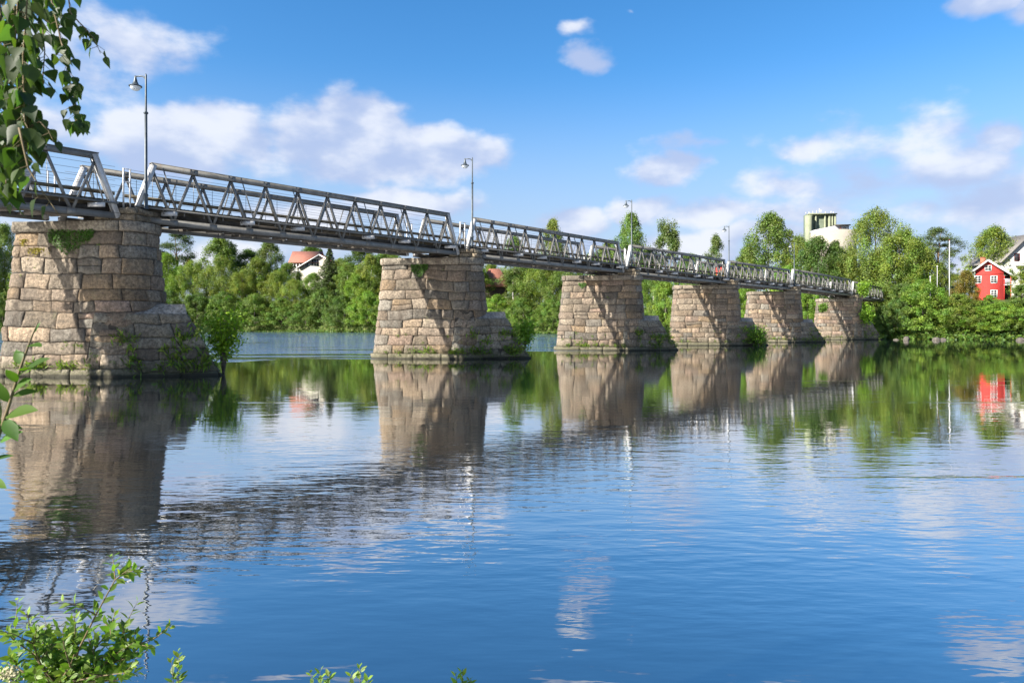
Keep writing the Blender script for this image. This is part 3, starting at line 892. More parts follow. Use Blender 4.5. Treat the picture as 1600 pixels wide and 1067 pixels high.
    for q in (.075, .862):
        m = MB()
        m.beam(B0 + perp * wid * q + Z * .97, BL + perp * wid * q + Z * .97, .12, .12)
        for k in range(npan + 1):
            p = B0 + e * (pl * (k + .3)) + perp * wid * q
            m.beam(p + Z * .70, p + Z * .92, .05, .05, up=e)
        m.build('kerb_rail', [MAT['timber']], root)
    # wire guard rail
    for q in (.062, .915):
        for hgt in (1.22, 1.46, 1.72, 1.98):
            m = MB()
            pts = []
            nseg = npan
            for k in range(nseg + 1):
                pts.append(B0 + (BL - B0) * (k / nseg) + perp * wid * q + Z * hgt)
            m.tube(pts, .007, 5); m.build('wire', [MAT['wire']], root)
        for k in range(npan + 1):
            p = B0 + e * (pl * (k + .62)) + perp * wid * q
            m = MB(); m.tube([p + Z * .7, p + Z * 2.05], .010, 5); m.build('wire_post', [MAT['wire']], root)
    return root, origin, e, L, pl
ENDS = []
for i, (a, b) in enumerate(SPANS):
    ENDS.append(make_span(i, a, b))

# landings over the piers: short plank platform, low railing
LLAB = ['nearest', 'second', 'third', 'fourth', 'fifth', 'sixth']
LPOS = []
for i in range(6):
    r0, o0, e0, L0, p0 = ENDS[i]; r1, o1, e1, L1, p1 = ENDS[i + 1]
    A = o0 + e0 * (L0 + p0); Bp = o1
    Z = Vector((0, 0, 1)); perp = SKEW.normalized(); wid = SKEW.length
    zb = max(A.z, Bp.z); zc = min(A.z, Bp.z)
    e = (Bp - A); e.z = 0; gap = e.length; e.normalize()
    mid = (A + Bp) / 2; mid.z = (A.z + Bp.z) / 2
    root = empty('bridge_landing', tuple(mid), 0, 'short dark plank landing with a thin post railing on the %s pier, between two spans' % LLAB[i], 'bridge landing', 'landings between the bridge spans')
    m = MB()
    for k in range(int(wid * .9 / .16)):
        p = perp * (wid * .05 + k * .16 + .08)
        m.beam(p - e * (gap / 2 - .02) + Z * .655, p + e * (gap / 2 - .02) + Z * .655, .15, .07)
    m.build('deck', [MAT['timber']], root)
    for sgn in (-1, 1):
        m = MB(); m.beam(e * sgn * (gap / 2 - .12) - perp * .02 + Z * .555, e * sgn * (gap / 2 - .12) + perp * (wid - .02) + Z * .555, .12, .13)
        m.build('beam', [MAT['timber_dark']], root)
    for q in (-.03, 1.03):
        for sgn in (-1, 1):
            m = MB(); p = perp * wid * q + e * sgn * (gap / 2 - .06)
            m.beam(p + Z * .45, p + Z * 1.95, .05, .05, up=e); m.build('post', [MAT['steel_sunlit']], root)
        for hgt in (1.93, 1.45):
            m = MB(); p = perp * wid * q
            m.tube([p - e * (gap / 2 - .06) + Z * hgt, p + e * (gap / 2 - .06) + Z * hgt], .02, 7); m.build('rail', [MAT['steel_sunlit']], root)
    LPOS.append(mid)

# ------------------------------------------------------------------ street lamps
def make_lamp(px, d, ytop, label):
    Y = DU * d; p = W(px, ytop, Y); top = p.z
    zb = top - 207 * M
    root = empty('street_lamp', (p.x, p.y, zb), 0, label, 'street lamp', 'street lamps along the bridge')
    H = top - zb
    m = MB()
    m.lathe([(0, 0), (.11, 0), (.11, .03), (.075, .05), (.07, .5), (.085, .52), (.085, .58), (.058, .6), (.052, H * .715), (.05, H * .72), (.040, H * .73), (.034, H - .02), (.012, H + .04), (0, H + .05)], 14)
    m.build('pole', [MAT['lamp']], root, smooth=True)
    m = MB(); hc_ = H * .715
    m.lathe([(.05, hc_ - .05), (.078, hc_ - .03), (.088, hc_), (.078, hc_ + .03), (.045, hc_ + .06)], 14); m.build('collar', [MAT['lamp']], root, smooth=True)
    dv = SKEW.normalized()
    m = MB(); pts = []
    for k in range(9):
        t = k / 8 * math.pi / 2
        pts.append(Vector((0, 0, H - .26)) + dv * (.20 * (1 - math.cos(t))) + Vector((0, 0, .21 * math.sin(t))))
    pts.append(pts[-1] + dv * .28)
    m.tube(pts, [.03] * 5 + [.026] * 5, 8); m.build('arm', [MAT['lamp']], root, smooth=True)
    c = pts[-2] + dv * .24
    m = MB()
    m.lathe([(0, .03), (.02, .03), (.03, .0), (.035, -.03), (.055, -.11), (.075, -.20), (.115, -.29), (.17, -.345), (.235, -.36), (.24, -.375), (.235, -.395), (.20, -.395), (.19, -.37)], 20, c)
    m.build('shade', [MAT['lamp']], root, smooth=True)
    m = MB()
    m.lathe([(.195, -.392), (.185, -.45), (.15, -.50), (.09, -.535), (0.0, -.545)], 18, c); m.build('glass_bowl', [MAT['glassbowl']], root, smooth=True)
LAMPS = [(228, .985, 117, 'tallest nearest slate lamp post with bell shade, on the nearest pier'),
         (738, 1.50, 247, 'second slate lamp post from the left, rising over the second pier'),
         (987, 2.01, 313, 'third slate lamp post from the left, in front of a birch crown'),
         (1139, 2.515, 353, 'fourth slate lamp post from the left, against open sky'),
         (1241, 3.03, 379, 'smallest farthest slate lamp post, in front of trees left of the silo')]
for a in LAMPS: make_lamp(*a)

# ------------------------------------------------------------------ foliage builders
def leaf_quads(rng, C, N, size, asp=.55, jitter=.8, hang=0.0):
    n = len(C)
    a = rng.normal(0, 1, (n, 3)); a[:, 2] -= hang
    a /= np.linalg.norm(a, axis=1)[:, None]
    nn = N + rng.normal(0, jitter, (n, 3)); nn /= np.linalg.norm(nn, axis=1)[:, None]
    b = np.cross(nn, a); b /= np.linalg.norm(b, axis=1)[:, None] + 1e-9
    a = np.cross(b, nn)
    L = (size * rng.uniform(.6, 1.3, n))[:, None]
    return np.stack([C - a * L * .5, C + b * L * asp * .5 + a * L * .05, C + a * L * .5, C - b * L * asp * .5 + a * L * .05], 1)

def profile(kind, h):
    if kind == 'birch': return np.interp(h, [0, .08, .3, .55, .8, .93, 1], [.35, .75, 1.0, .92, .58, .30, .06])
    if kind == 'slim': return np.interp(h, [0, .1, .35, .6, .85, 1], [.4, .85, 1.0, .85, .5, .08])
    if kind == 'willow': return np.interp(h, [0, .1, .35, .65, .85, 1], [.62, .9, 1.0, .93, .66, .15])
    if kind == 'bush': return np.interp(h, [0, .15, .4, .7, .9, 1], [.85, 1.0, 1.0, .80, .48, .12])
    return np.ones_like(h)

def crown_broad(seed, kind, base, width, n_clump, n_leaf, lsize, hang=0.0, clump=.11, airy=1.0):
    """crown of a tree one unit high: clumps of leaves on lobed shells"""
    rng = np.random.RandomState(seed)
    CC = []
    tries = 0
    while len(CC) < n_clump and tries < n_clump * 30:
        tries += 1
        h = rng.rand() ** .9; a = rng.rand() * 2 * np.pi
        lob = 1 + .42 * float(fbm(np.cos(a) * 1.5 + seed, np.sin(a) * 1.5, h * 4.0 + seed, 2)) + .18 * float(vn(np.cos(a) * 4, np.sin(a) * 4 + seed, h * 9))
        r = rng.rand() ** (.38) * width * .5 * float(profile(kind, np.array(h))) * lob
        z = base + (1 - base) * h
        g = float(fbm(np.cos(a) * r * 9 + seed * 3, np.sin(a) * r * 9, z * 8, 2))
        if g < -.30 * airy: continue
        CC.append((r * math.cos(a), r * math.sin(a), z - .04 * hang * rng.rand()))
    CC = np.array(CC)
    V = []; T = []
    for c in CC:
        k = int(n_leaf * rng.uniform(.6, 1.4)); rr = clump * rng.uniform(.6, 1.35) * (0.55 + .6 * width)
        d = rng.normal(0, 1, (k, 3)); d /= np.linalg.norm(d, axis=1)[:, None]
        rad = rng.rand(k) ** .45 * rr
        P = c + d * rad[:, None] * np.array([1, 1, .72 + .5 * hang])
        if hang: P[:, 2] -= hang * .10 * rng.rand(k) ** 2
        Nn = d * .8 + np.array([0, 0, .5]); o = P - np.array([0, 0, .5]); Nn[:, :2] += o[:, :2] / (width + .01)
        V.append(leaf_quads(rng, P, Nn, lsize, hang=hang))
        g = rng.uniform(.72, 1.25); yl = rng.uniform(.85, 1.22)
        lv = rng.uniform(.72, 1.28, (k, 1)); hy = rng.uniform(.88, 1.14, (k, 1))
        T.append(np.concatenate([lv * g * yl * hy, lv * g, lv * g * rng.uniform(.7, 1.2)], 1))
    V = np.concatenate(V); T = np.concatenate(T)
    keep = V[:, :, 2].min(1) > .005
    return V[keep], T[keep], CC

def crown_spruce(seed, width, lev=34, lsize=.017):
    rng = np.random.RandomState(seed); P = []; N = []; G = []
    for i in range(lev):
        h = .06 + .93 * (i / (lev - 1)) ** .95
        R0 = width * .5 * (1 - h) ** .82 * rng.uniform(.8, 1.15) + .008
        nb = int(6 + 8 * (1 - h)); ph = rng.rand() * 6.3
        for b in range(nb):
            a = ph + 6.283 * b / nb + rng.uniform(-.25, .25); L = R0 * rng.uniform(.7, 1.2)
            k = int(60 * (L / (width * .5)) + 14)
            t = rng.rand(k) ** .7
            x = t * L; z = h - .20 * x + .10 * x * t - .03 * t
            lat = rng.normal(0, .16, k) * L * (1 - t * .6)
            P.append(np.stack([x * math.cos(a) - lat * math.sin(a), x * math.sin(a) + lat * math.cos(a), z - np.abs(rng.normal(0, .011, k))], 1))
            N.append(np.tile([math.cos(a) * .5, math.sin(a) * .5, .8], (k, 1))); G.append(np.full(k, rng.uniform(.7, 1.3)))
    P = np.concatenate(P); N = np.concatenate(N); G = np.concatenate(G)
    V = leaf_quads(rng, P, N, lsize, .5, .6)
    lv = G * rng.uniform(.75, 1.25, len(P))
    return V, np.stack([lv, lv * 1.02, lv * .95], 1)

def crown_pine(seed, base, width, n_clump=72, n_leaf=190, lsize=.016):
    rng = np.random.RandomState(seed); V = []; T = []; CC = []
    for i in range(n_clump):
        h = rng.rand() ** .8; a = rng.rand() * 6.283
        rr = width * .5 * float(np.interp(h, [0, .25, .6, .85, 1], [.55, 1, .85, .55, .12])) * rng.uniform(.35, 1.1)
        c = np.array([rr * math.cos(a), rr * math.sin(a), base + (.97 - base) * h]); CC.append(c)
        k = int(n_leaf * rng.uniform(.5, 1.4)); s = .05 * rng.uniform(.7, 1.4)
        d = rng.normal(0, 1, (k, 3)); d /= np.linalg.norm(d, axis=1)[:, None]
        P = c + d * (rng.rand(k) ** .5 * s)[:, None] * np.array([1.1, 1.1, .8])
        V.append(leaf_quads(rng, P, d + np.array([0, 0, .7]), lsize, .4)); g = rng.uniform(.75, 1.3)
        lv = g * rng.uniform(.8, 1.25, (k, 1)); T.append(np.concatenate([lv, lv, lv * .9], 1))
    return np.concatenate(V), np.concatenate(T), np.array(CC)

def trunk_mesh(name, seed, mats, r0, CC=None, top=.93, nl=9, wig=.02):
    rng = np.random.RandomState(seed + 999); m = MB()
    pts = []; rad = []
    for k in range(9):
        t = k / 8
        pts.append((wig * math.sin(t * 4 + seed) * t, wig * math.cos(t * 3 + seed * 2) * t, t * top)); rad.append(r0 * (1 - t) ** .8 + .0012)
    m.tube(pts, rad, 8)
    if CC is not None and len(CC):
        for j in rng.choice(len(CC), min(nl, len(CC)), replace=False):
            c = CC[j]; z0 = max(.10, c[2] - math.hypot(c[0], c[1]) * rng.uniform(.7, 1.4)); z0 = min(z0, .85)
            k = min(7, int(z0 / top * 8)); b = np.array(pts[k]); b[2] = z0
            mid = b * .45 + c * .55 + np.array([0, 0, .015])
            rb = r0 * (1 - z0 / top) * .45 + .0015
            m.tube([b, mid, c], [rb, rb * .6, .0012], 5)
    m.smooth = True
    me = m.mesh(name)
    for mt in mats: me.materials.append(mt)
    return me

PROTO = {}
def add_proto(key, crown, trunk): PROTO.setdefault(key, []).append((crown, trunk))
for s in range(4):
    V, T, CC = crown_broad(11 + s, 'birch', .13, (.46 + .05 * (s % 2)), 210, 130, .0160, hang=.7, clump=.058, airy=1.0)
    add_proto('birch', quads_mesh('crown', V, T, [MAT['leaf']]), trunk_mesh('trunk', s, [MAT['bark_birch']], .011, CC))
for s in range(2):
    V, T, CC = crown_broad(31 + s, 'slim', .16, .34, 110, 125, .0160, hang=.5, clump=.062, airy=.6)
    add_proto('slim', quads_mesh('crown', V, T, [MAT['leaf']]), trunk_mesh('trunk', 5 + s, [MAT['bark_birch']], .009, CC))
for s in range(4):
    V, T, CC = crown_broad(51 + s, 'willow', .07, .66 + .08 * (s % 2), 240, 145, .0165, hang=.9, clump=.060, airy=1.1)
    add_proto('willow', quads_mesh('crown', V, T, [MAT['leaf']]), trunk_mesh('trunk', 9 + s, [MAT['bark_dark']], .014, CC))
for s in range(4):
    V, T, CC = crown_broad(71 + s, 'bush', .02, 1.0, 200, 135, .027, hang=.55, clump=.062, airy=1.1)
    add_proto('bush', quads_mesh('crown', V, T, [MAT['leaf']]), trunk_mesh('trunk', 14 + s, [MAT['bark_dark']], .016, CC, top=.8, nl=12))
V, T = crown_spruce(91, .30); add_proto('spruce', quads_mesh('crown', V, T, [MAT['needle']]), trunk_mesh('trunk', 20, [MAT['bark_dark']], .012, None, top=.97, wig=0))
V, T = crown_spruce(92, .36); add_proto('spruce', quads_mesh('crown', V, T, [MAT['needle']]), trunk_mesh('trunk', 21, [MAT['bark_dark']], .012, None, top=.97, wig=0))
for s in range(2):
    V, T, CC = crown_pine(95 + s, .30, .44); add_proto('pine', quads_mesh('crown', V, T, [MAT['needle']]), trunk_mesh('trunk', 22 + s, [MAT['bark_pine']], .012, CC, nl=26))

HUE = {'olive': (1.02, 1.02, .85), 'mid': (.80, .92, .85), 'bright': (.98, 1.22, .75), 'dark': (.52, .66, .65), 'grey': (.72, .78, 1.0), 'needle': (1.15, 1.1, 1.0), 'rust': (1.35, .80, .8)}
HWORD = {'olive': 'olive', 'mid': 'mid green', 'bright': 'bright green', 'dark': 'dark green', 'grey': 'grey green', 'needle': 'dark', 'rust': 'reddish'}
TREES = [  # photo px, top row, width px, metres behind the waterline, kind, hue
    (8, 352, 46, 14, 'birch', 'mid'), (-28, 375, 60, 6, 'willow', 'olive'), (4, 460, 46, 2.5, 'bush', 'dark'), (-60, 360, 60, 16, 'birch', 'mid'),
    # between the first two piers
    (277, 361, 56, 34, 'pine', 'needle'), (346, 369, 54, 26, 'birch', 'mid'), (421, 378, 50, 40, 'birch', 'grey'), (486, 385, 56, 95, 'birch', 'mid'), (566, 388, 62, 30, 'birch', 'dark'), (606, 392, 60, 26, 'birch', 'mid'),
    (388, 392, 56, 36, 'birch', 'dark'), (452, 412, 40, 36, 'birch', 'mid'), (530, 405, 40, 34, 'birch', 'olive'), (240, 385, 50, 24, 'birch', 'mid'),
    (262, 398, 54, 12, 'birch', 'bright'), (302, 410, 52, 10, 'willow', 'olive'), (345, 404, 62, 13, 'willow', 'olive'), (380, 424, 46, 10, 'willow', 'olive'), (402, 405, 48, 15, 'birch', 'olive'), (433, 426, 44, 9, 'willow', 'olive'),
    (460, 438, 46, 7, 'willow', 'olive'), (515, 386, 46, 9, 'spruce', 'needle'), (490, 428, 40, 12, 'birch', 'mid'), (544, 412, 46, 12, 'birch', 'mid'), (580, 400, 48, 10, 'birch', 'olive'), (560, 425, 40, 6, 'birch', 'bright'),
    (265, 455, 44, 4, 'bush', 'dark'), (308, 462, 56, 2.5, 'bush', 'dark'), (352, 458, 60, 2.5, 'bush', 'mid'), (398, 462, 56, 2.0, 'bush', 'mid'), (440, 468, 54, 2.5, 'bush', 'mid'), (478, 470, 52, 2.0, 'bush', 'mid'), (505, 452, 44, 3.5, 'bush', 'mid'), (538, 464, 52, 2.0, 'bush', 'dark'), (575, 458, 56, 2.2, 'bush', 'bright'), (610, 460, 60, 3, 'bush', 'mid'),
    # between the second and third piers
    (864, 344, 44, 26, 'birch', 'olive'), (804, 372, 44, 30, 'slim', 'mid'), (803, 412, 42, 8, 'slim', 'grey'), (846, 404, 74, 11, 'willow', 'olive'), (776, 462, 46, 5, 'bush', 'bright'), (818, 468, 56, 2.5, 'bush', 'mid'), (864, 470, 58, 2.5, 'bush', 'mid'), (742, 410, 56, 16, 'birch', 'mid'), (884, 415, 60, 10, 'willow', 'mid'), (826, 398, 50, 24, 'birch', 'mid'), (768, 412, 40, 70, 'birch', 'olive'),
    # along and above the railing
    (925, 398, 60, 24, 'birch', 'mid'), (985, 336, 54, 18, 'birch', 'mid'), (952, 380, 52, 28, 'birch', 'olive'), (1043, 332, 38, 34, 'slim', 'grey'), (1012, 392, 54, 26, 'birch', 'mid'), (1078, 398, 60, 18, 'birch', 'mid'), (1119, 370, 30, 40, 'slim', 'grey'),
    (1022, 425, 52, 6, 'birch', 'mid'), (1040, 442, 50, 3, 'bush', 'bright'), (1100, 420, 60, 8, 'willow', 'mid'), (1148, 412, 50, 14, 'willow', 'olive'), (1166, 388, 42, 22, 'birch', 'mid'), (1202, 336, 70, 13, 'birch', 'mid'), (1160, 448, 44, 5, 'bush', 'bright'), (1246, 372, 52, 18, 'willow', 'olive'), (1230, 420, 52, 6, 'bush', 'bright'), (1278, 372, 60, 10, 'birch', 'dark'), (1262, 455, 44, 4, 'bush', 'bright'),
    (1306, 380, 44, 16, 'birch', 'dark'), (1366, 332, 96, 16, 'willow', 'olive'), (1322, 402, 62, 15, 'willow', 'olive'), (1372, 396, 66, 17, 'willow', 'olive'),
    # right of the bridge
    (1408, 364, 80, 12, 'willow', 'olive'), (1430, 378, 56, 12, 'birch', 'olive'), (1466, 358, 58, 30, 'pine', 'needle'), (1448, 396, 60, 13, 'willow', 'olive'), (1494, 430, 44, 13, 'willow', 'olive'), (1553, 357, 66, 48, 'birch', 'olive'), (1508, 424, 32, 10, 'birch', 'rust'), (1590, 372, 50, 60, 'birch', 'mid'), (1640, 400, 90, 10, 'willow', 'olive'),
    (1402, 470, 52, 1.5, 'bush', 'dark'), (1412, 446, 60, 3.5, 'bush', 'mid'), (1442, 440, 76, 2.2, 'bush', 'bright'), (1470, 462, 44, 5, 'bush', 'olive'), (1496, 462, 72, 2.4, 'bush', 'olive'), (1528, 480, 66, 1.8, 'bush', 'bright'), (1562, 474, 66, 2.2, 'bush', 'bright'), (1592, 470, 60, 2.0, 'bush', 'mid'), (1546, 462, 28, 10, 'bush', 'bright'), (1597, 447, 36, 9, 'bush', 'mid'), (1622, 468, 70, 3, 'bush', 'bright'), (1386, 478, 40, 9, 'bush', 'dark'),
]
NTH = ['first', 'second', 'third', 'fourth', 'fifth', 'sixth', 'seventh', 'eighth', 'ninth', 'tenth', 'eleventh', 'twelfth', 'thirteenth', 'fourteenth', 'fifteenth']
KW = {'birch': 'birch', 'slim': 'slender birch', 'willow': 'willow', 'bush': 'rounded bush', 'spruce': 'pointed spruce', 'pine': 'open crowned pine'}
KN = {'birch': 'birch_tree', 'slim': 'slender_birch', 'willow': 'willow_tree', 'bush': 'bush', 'spruce': 'spruce_tree', 'pine': 'pine_tree'}
def region(px):
    if px < 130: return 'left of the nearest pier'
    if px < 670: return 'between the first and second piers'
    if px < 900: return 'between the second and third piers'
    if px < 1385: return 'behind the far bridge half'
    return 'right of the bridge end'
cnt = {}
rank = {}
for idx, tr in sorted(enumerate(TREES), key=lambda q: q[1][0]):
    key = (tr[4], tr[5], region(tr[0])); cnt[key] = cnt.get(key, 0) + 1; rank[idx] = cnt[key]
def place_tree(idx, px, ytop, wpx, g, kind, hue):
    u = (px - 800) / F
    Y = 60.0
    for _ in range(60):
        Y = Y * .5 + (bank_y(u * Y) + g) * .5
    x = u * Y; zb = float(terrain(np.array(x), np.array(Y))) - .15
    top = HC + (HZ - ytop) / F * Y
    H = (top - zb) * 1.03
    opts = PROTO[kind]; cm, tm = opts[(idx * 7 + 3) % len(opts)]
    if not hasattr(place_tree, 'w'): place_tree.w = {}
    if cm.name not in place_tree.w:
        a = np.empty(len(cm.vertices) * 3, np.float32); cm.vertices.foreach_get('co', a); a = a.reshape(-1, 3)
        place_tree.w[cm.name] = float(np.percentile(a[:, 0], 98.5) - np.percentile(a[:, 0], 1.5))
    sx = wpx * MPP(Y) * 1.03 / place_tree.w[cm.name]
    rg = region(px); n = cnt[(kind, hue, rg)]; k = rank[idx]
    hw = HWORD[hue]
    if n == 1: lab = 'the only %s %s %s' % (hw, KW[kind], rg)
    else: lab = '%s %s, %s from left of its kind %s' % (hw, KW[kind], NTH[min(k - 1, 14)], rg)
    root = empty(KN[kind], (x, Y, zb), (idx * 2.399) % 6.283, lab, 'bush' if kind == 'bush' else 'tree', ('bushes ' if kind == 'bush' else 'trees ') + 'on the far bank')
    root.scale = (sx, sx, H)
    c = HUE[hue]; rr = random.Random(idx)
    j = rr.uniform(.88, 1.12); j2 = rr.uniform(.94, 1.06)
    for nm, me in (('crown', cm), ('trunk', tm)):
        o = bpy.data.objects.new(nm, me); link(o, root)
        o.color = (c[0] * j * j2, c[1] * j, c[2] * j, 1)
for i_, tr_ in enumerate(TREES): place_tree(i_, *tr_)

def far_wood():
    """the wood goes on upstream, behind the nearest pier and past the left edge"""
    rng = np.random.RandomState(17); VV = []; TT = []
    spots = [(p, rng.uniform(372, 400), rng.uniform(44, 70), rng.uniform(6, 26)) for p in list(range(-760, -80, 34)) + [42, 74, 108, 140, 172, 204]]
    for k, (px, yt, wp, g) in enumerate(spots):
        kind = ('birch', 'willow')[k % 2]; cm = PROTO[kind][k % 4][0]
        a = np.empty(len(cm.vertices) * 3, np.float32); cm.vertices.foreach_get('co', a); a = a.reshape(-1, 4, 3)
        t = np.empty(len(cm.vertices) * 4, np.float32); cm.attributes['tint'].data.foreach_get('color', t); t = t.reshape(-1, 4, 4)[:, 0, :3]
        pick = rng.rand(len(a)) < .42
        a = a[pick]; t = t[pick]
        c = a.mean(1, keepdims=True); a = c + (a - c) * 1.45
        u = (px - 800) / F; Y = 200.0
        for _ in range(60): Y = Y * .5 + (bank_y(u * Y) + g) * .5
        x = u * Y; zb = float(terrain(np.array(x), np.array(Y))) - .2
        H = HC + (HZ - yt) / F * Y - zb; sx = wp * MPP(Y) / .6
        VV.append(a * np.array([sx, sx, H]) + np.array([x, Y, zb])); TT.append(t * rng.uniform(.75, 1.05))
    me = quads_mesh('far_wood', np.concatenate(VV), np.concatenate(TT), [MAT['leaf']])
    o = bpy.data.objects.new('far_wood', me); link(o); o.color = (.85, .92, .85, 1)
    tag(o, 'mixed green wood continuing along the far bank behind the nearest pier', 'wood', kind='stuff')
far_wood()

# ground cover along the far waterline
def bank_cover():
    rng = np.random.RandomState(5); V = []; C = []
    n = 26000
    u = rng.uniform(-.75, .78, n)
    x = np.interp(u, BX / BY, BX); x = x + rng.normal(0, 1.0, n)
    g = rng.rand(n) ** 2.0 * 9 - .35
    y = bank_y(x) + g; z = terrain(x, y)
    P = np.stack([x, y, z + rng.rand(n) * .5], 1)
    sc = y / 170
    for k in range(2):
        Q = P + rng.normal(0, .35, P.shape) * np.array([1, 1, .4])
        V.append(leaf_quads(rng, Q, np.tile([0, -.4, .8], (n, 1)), 1.0 * .55, .5) )
        lv = rng.uniform(.5, 1.25, (n, 1)); C.append(np.concatenate([lv * rng.uniform(.75, 1.25, (n, 1)), lv, lv * .8], 1))
    me = quads_mesh('bank_undergrowth', np.concatenate(V), np.concatenate(C), [MAT['leaf']])
    o = bpy.data.objects.new('bank_undergrowth', me); link(o); o.color = (.7, .85, .8, 1)
    tag(o, 'low green undergrowth lining the far waterline under the trees', 'undergrowth', kind='stuff')
bank_cover()

# ------------------------------------------------------------------ plants on the piers
def pier_plants():
    for i, (root, sb, sf, sc, f, LL, LK, hb, cz) in enumerate(PIERS):
        rng = np.random.RandomState(300 + i); V = []; C = []
        k = 1.0 if i < 3 else .6
        base_s = 0.0
        spots = []
        for q in range(int(16 * k)):       # along the foot
            s = rng.uniform(-.4, 6.0); spots.append((sb, s, .30 + rng.rand() * .1, rng.uniform(.14, .38)))
        for q in range(int(12 * k)):
            spots.append((sb, rng.uniform(-.2, 4.8), rng.uniform(.4, 1.4), rng.uniform(.06, .16)))
        for q in range(int(26 * k)):
            spots.append((sc, rng.uniform(.8, 3.9), rng.choice([.35, .5, .9, 1.35, .3]) + rng.uniform(-.05, .05), rng.uniform(.20, .50)))
        for q in range(6):
            spots.append((sb, rng.uniform(.2, 5), rng.uniform(3.5, hb - .2), rng.uniform(.05, .1)))
        for (fn, s, h, size) in spots:
            p, n = fn(np.array([s]), np.array([h]))
            v, c = blades(rng, p, n, int(26 * k) + 6, size, size * .55)
            V += v; C += c
        me = quads_mesh('wall_grass', np.array(V), np.array(C), [MAT['grass']])
        o = bpy.data.objects.new('wall_grass', me); o.color = (1.15, 1.35, .85, 1)
        o.matrix_world = Matrix.Translation(root.location) @ Matrix.Rotation(root.rotation_euler.z, 4, 'Z'); link(o)
        tag(o, 'grass and moss tufts growing in the joints of the %s pier' % ORD[i], 'grass', kind='stuff')
    # hanging cushions of green under the caps
    for i, s0, s1, h0, h1, nm in ((0, 1.35, 3.2, -.95, .05, 'wide'), (1, 1.5, 2.5, -.85, .0, 'narrow'), (2, .9, 1.5, -.7, -.2, 'small')):
        root, sb, sf, sc, f, LL, LK, hb, cz = PIERS[i]
        rng = np.random.RandomState(400 + i); n = (1500, 900, 260)[i]
        t = rng.rand(n); s = s0 + (s1 - s0) * t
        low = h0 + (h1 - h0) * np.abs(t - .45) * 1.3
        h = hb + low + (h1 - low) * rng.rand(n) ** .8
        p, nn = sb(s, h); p = p + nn * (rng.rand(n, 1) * .16)
        V = leaf_quads(rng, p, nn + np.array([0, 0, .5]), .10, .35, .5, hang=1.2)
        g = rng.uniform(.6, 1.3, (n, 1))
        me = quads_mesh('hanging_plant', V, np.concatenate([g * .85, g, g * .7], 1), [MAT['grass']])
        o = bpy.data.objects.new('hanging_plant', me); o.color = (.62, .9, .6, 1)
        o.matrix_world = Matrix.Translation(root.location) @ Matrix.Rotation(root.rotation_euler.z, 4, 'Z'); link(o)
        tag(o, '%s dark green cushion plant hanging below the cap of the %s pier' % (nm, ORD[i]), 'plant', 'cushion plants on the piers')
    # yellow flowering tuft left of the big cushion
    root, sb = PIERS[0][:2]; hb = PIERS[0][7]
    rng = np.random.RandomState(77); n = 420
    s = np.concatenate([rng.uniform(.45, 1.45, 300), rng.normal(.25, .07, 120)]); h = hb - .62 - .25 * np.abs(rng.normal(0, .5, n)); h[300:] += .35
    p, nn = sb(s, h); p = p + nn * .06 * rng.rand(n, 1)
    V = leaf_quads(rng, p, nn, .075, .5)
    g = rng.uniform(.7, 1.3, (n, 1))
    me = quads_mesh('stonecrop', V, np.concatenate([g * 1.9, g * 1.15, g * .35], 1), [MAT['grass']])
    o = bpy.data.objects.new('stonecrop', me); o.color = (1, 1, 1, 1)
    o.matrix_world = Matrix.Translation(root.location) @ Matrix.Rotation(root.rotation_euler.z, 4, 'Z'); link(o)
    tag(o, 'yellow ochre stonecrop creeping along a joint near the top of the nearest pier', 'plant')
pier_plants()

def small_shrub(px, py, Y, wpx, hpx, seed, hue, label, key='bush'):
    p = W(px, py, Y); cm, tm = PROTO[key][seed % len(PROTO[key])]
    H = hpx * MPP(Y); w = wpx * MPP(Y)
    root = empty('shrub', tuple(p), seed * 1.3, label, 'shrub', 'shrubs growing on the piers'); root.scale = (w / 1.05, w / 1.05, H) if key == 'bush' else (w / .5, w / .5, H)
    for nm, me in (('crown', cm), ('trunk', tm)):
        o = bpy.data.objects.new(nm, me); link(o, root); o.color = (*HUE[hue], 1)
HUE['lime'] = (1.15, 1.45, .6)
def shrub_loose(px, py, Y, wpx, hpx, seed, label, hue=(1.25, 1.5, .55), nst=9, ls=.13):
    """an open young tree with separate leaves, larger for its size than the far trees"""
    rng = np.random.RandomState(seed); H = hpx * MPP(Y); w = wpx * MPP(Y)
    p = W(px, py, Y); root = empty('shrub', tuple(p), 0, label, 'shrub', 'shrubs growing on the piers')
    m = MB(); P = []; 
    for k in range(nst):
        a = rng.rand() * 6.283; lean = rng.uniform(.1, .5) * w; hh = H * rng.uniform(.55, 1.0)
        tip = Vector((math.cos(a) * lean, math.sin(a) * lean, hh)); mid = tip * .5 + Vector((0, 0, .08 * H))
        m.tube([(0, 0, -.2), mid * .5, mid, tip], [.03, .022, .014, .004], 6)
        n = 165
        t = rng.uniform(.0, 1.02, n) ** .9; q = np.outer(1 - t, np.array(mid) * .6) + np.outer(t, np.array(tip))
        P.append(q + rng.normal(0, .19 * w, (n, 3)) * (0.85 + t[:, None] * .2))
    m.build('stems', [MAT['bark_dark']], root, smooth=True)
    P = np.concatenate(P); P = P[P[:, 2] > -.05]
    V = leaf_quads(rng, P, np.tile([-.2, -.3, .7], (len(P), 1)), ls, .62, .6)
    g = rng.uniform(.65, 1.3, (len(P), 1))
    me = quads_mesh('leaves', V, np.concatenate([g * rng.uniform(.85, 1.15, (len(P), 1)), g, g * .8], 1), [MAT['leaf']])
    o = bpy.data.objects.new('leaves', me); link(o, root); o.color = (*hue, 1)
shrub_loose(349, 580, 28.0, 46, 112, 3, 'bright lime young tree at the right foot of the nearest pier', nst=13, ls=.15)
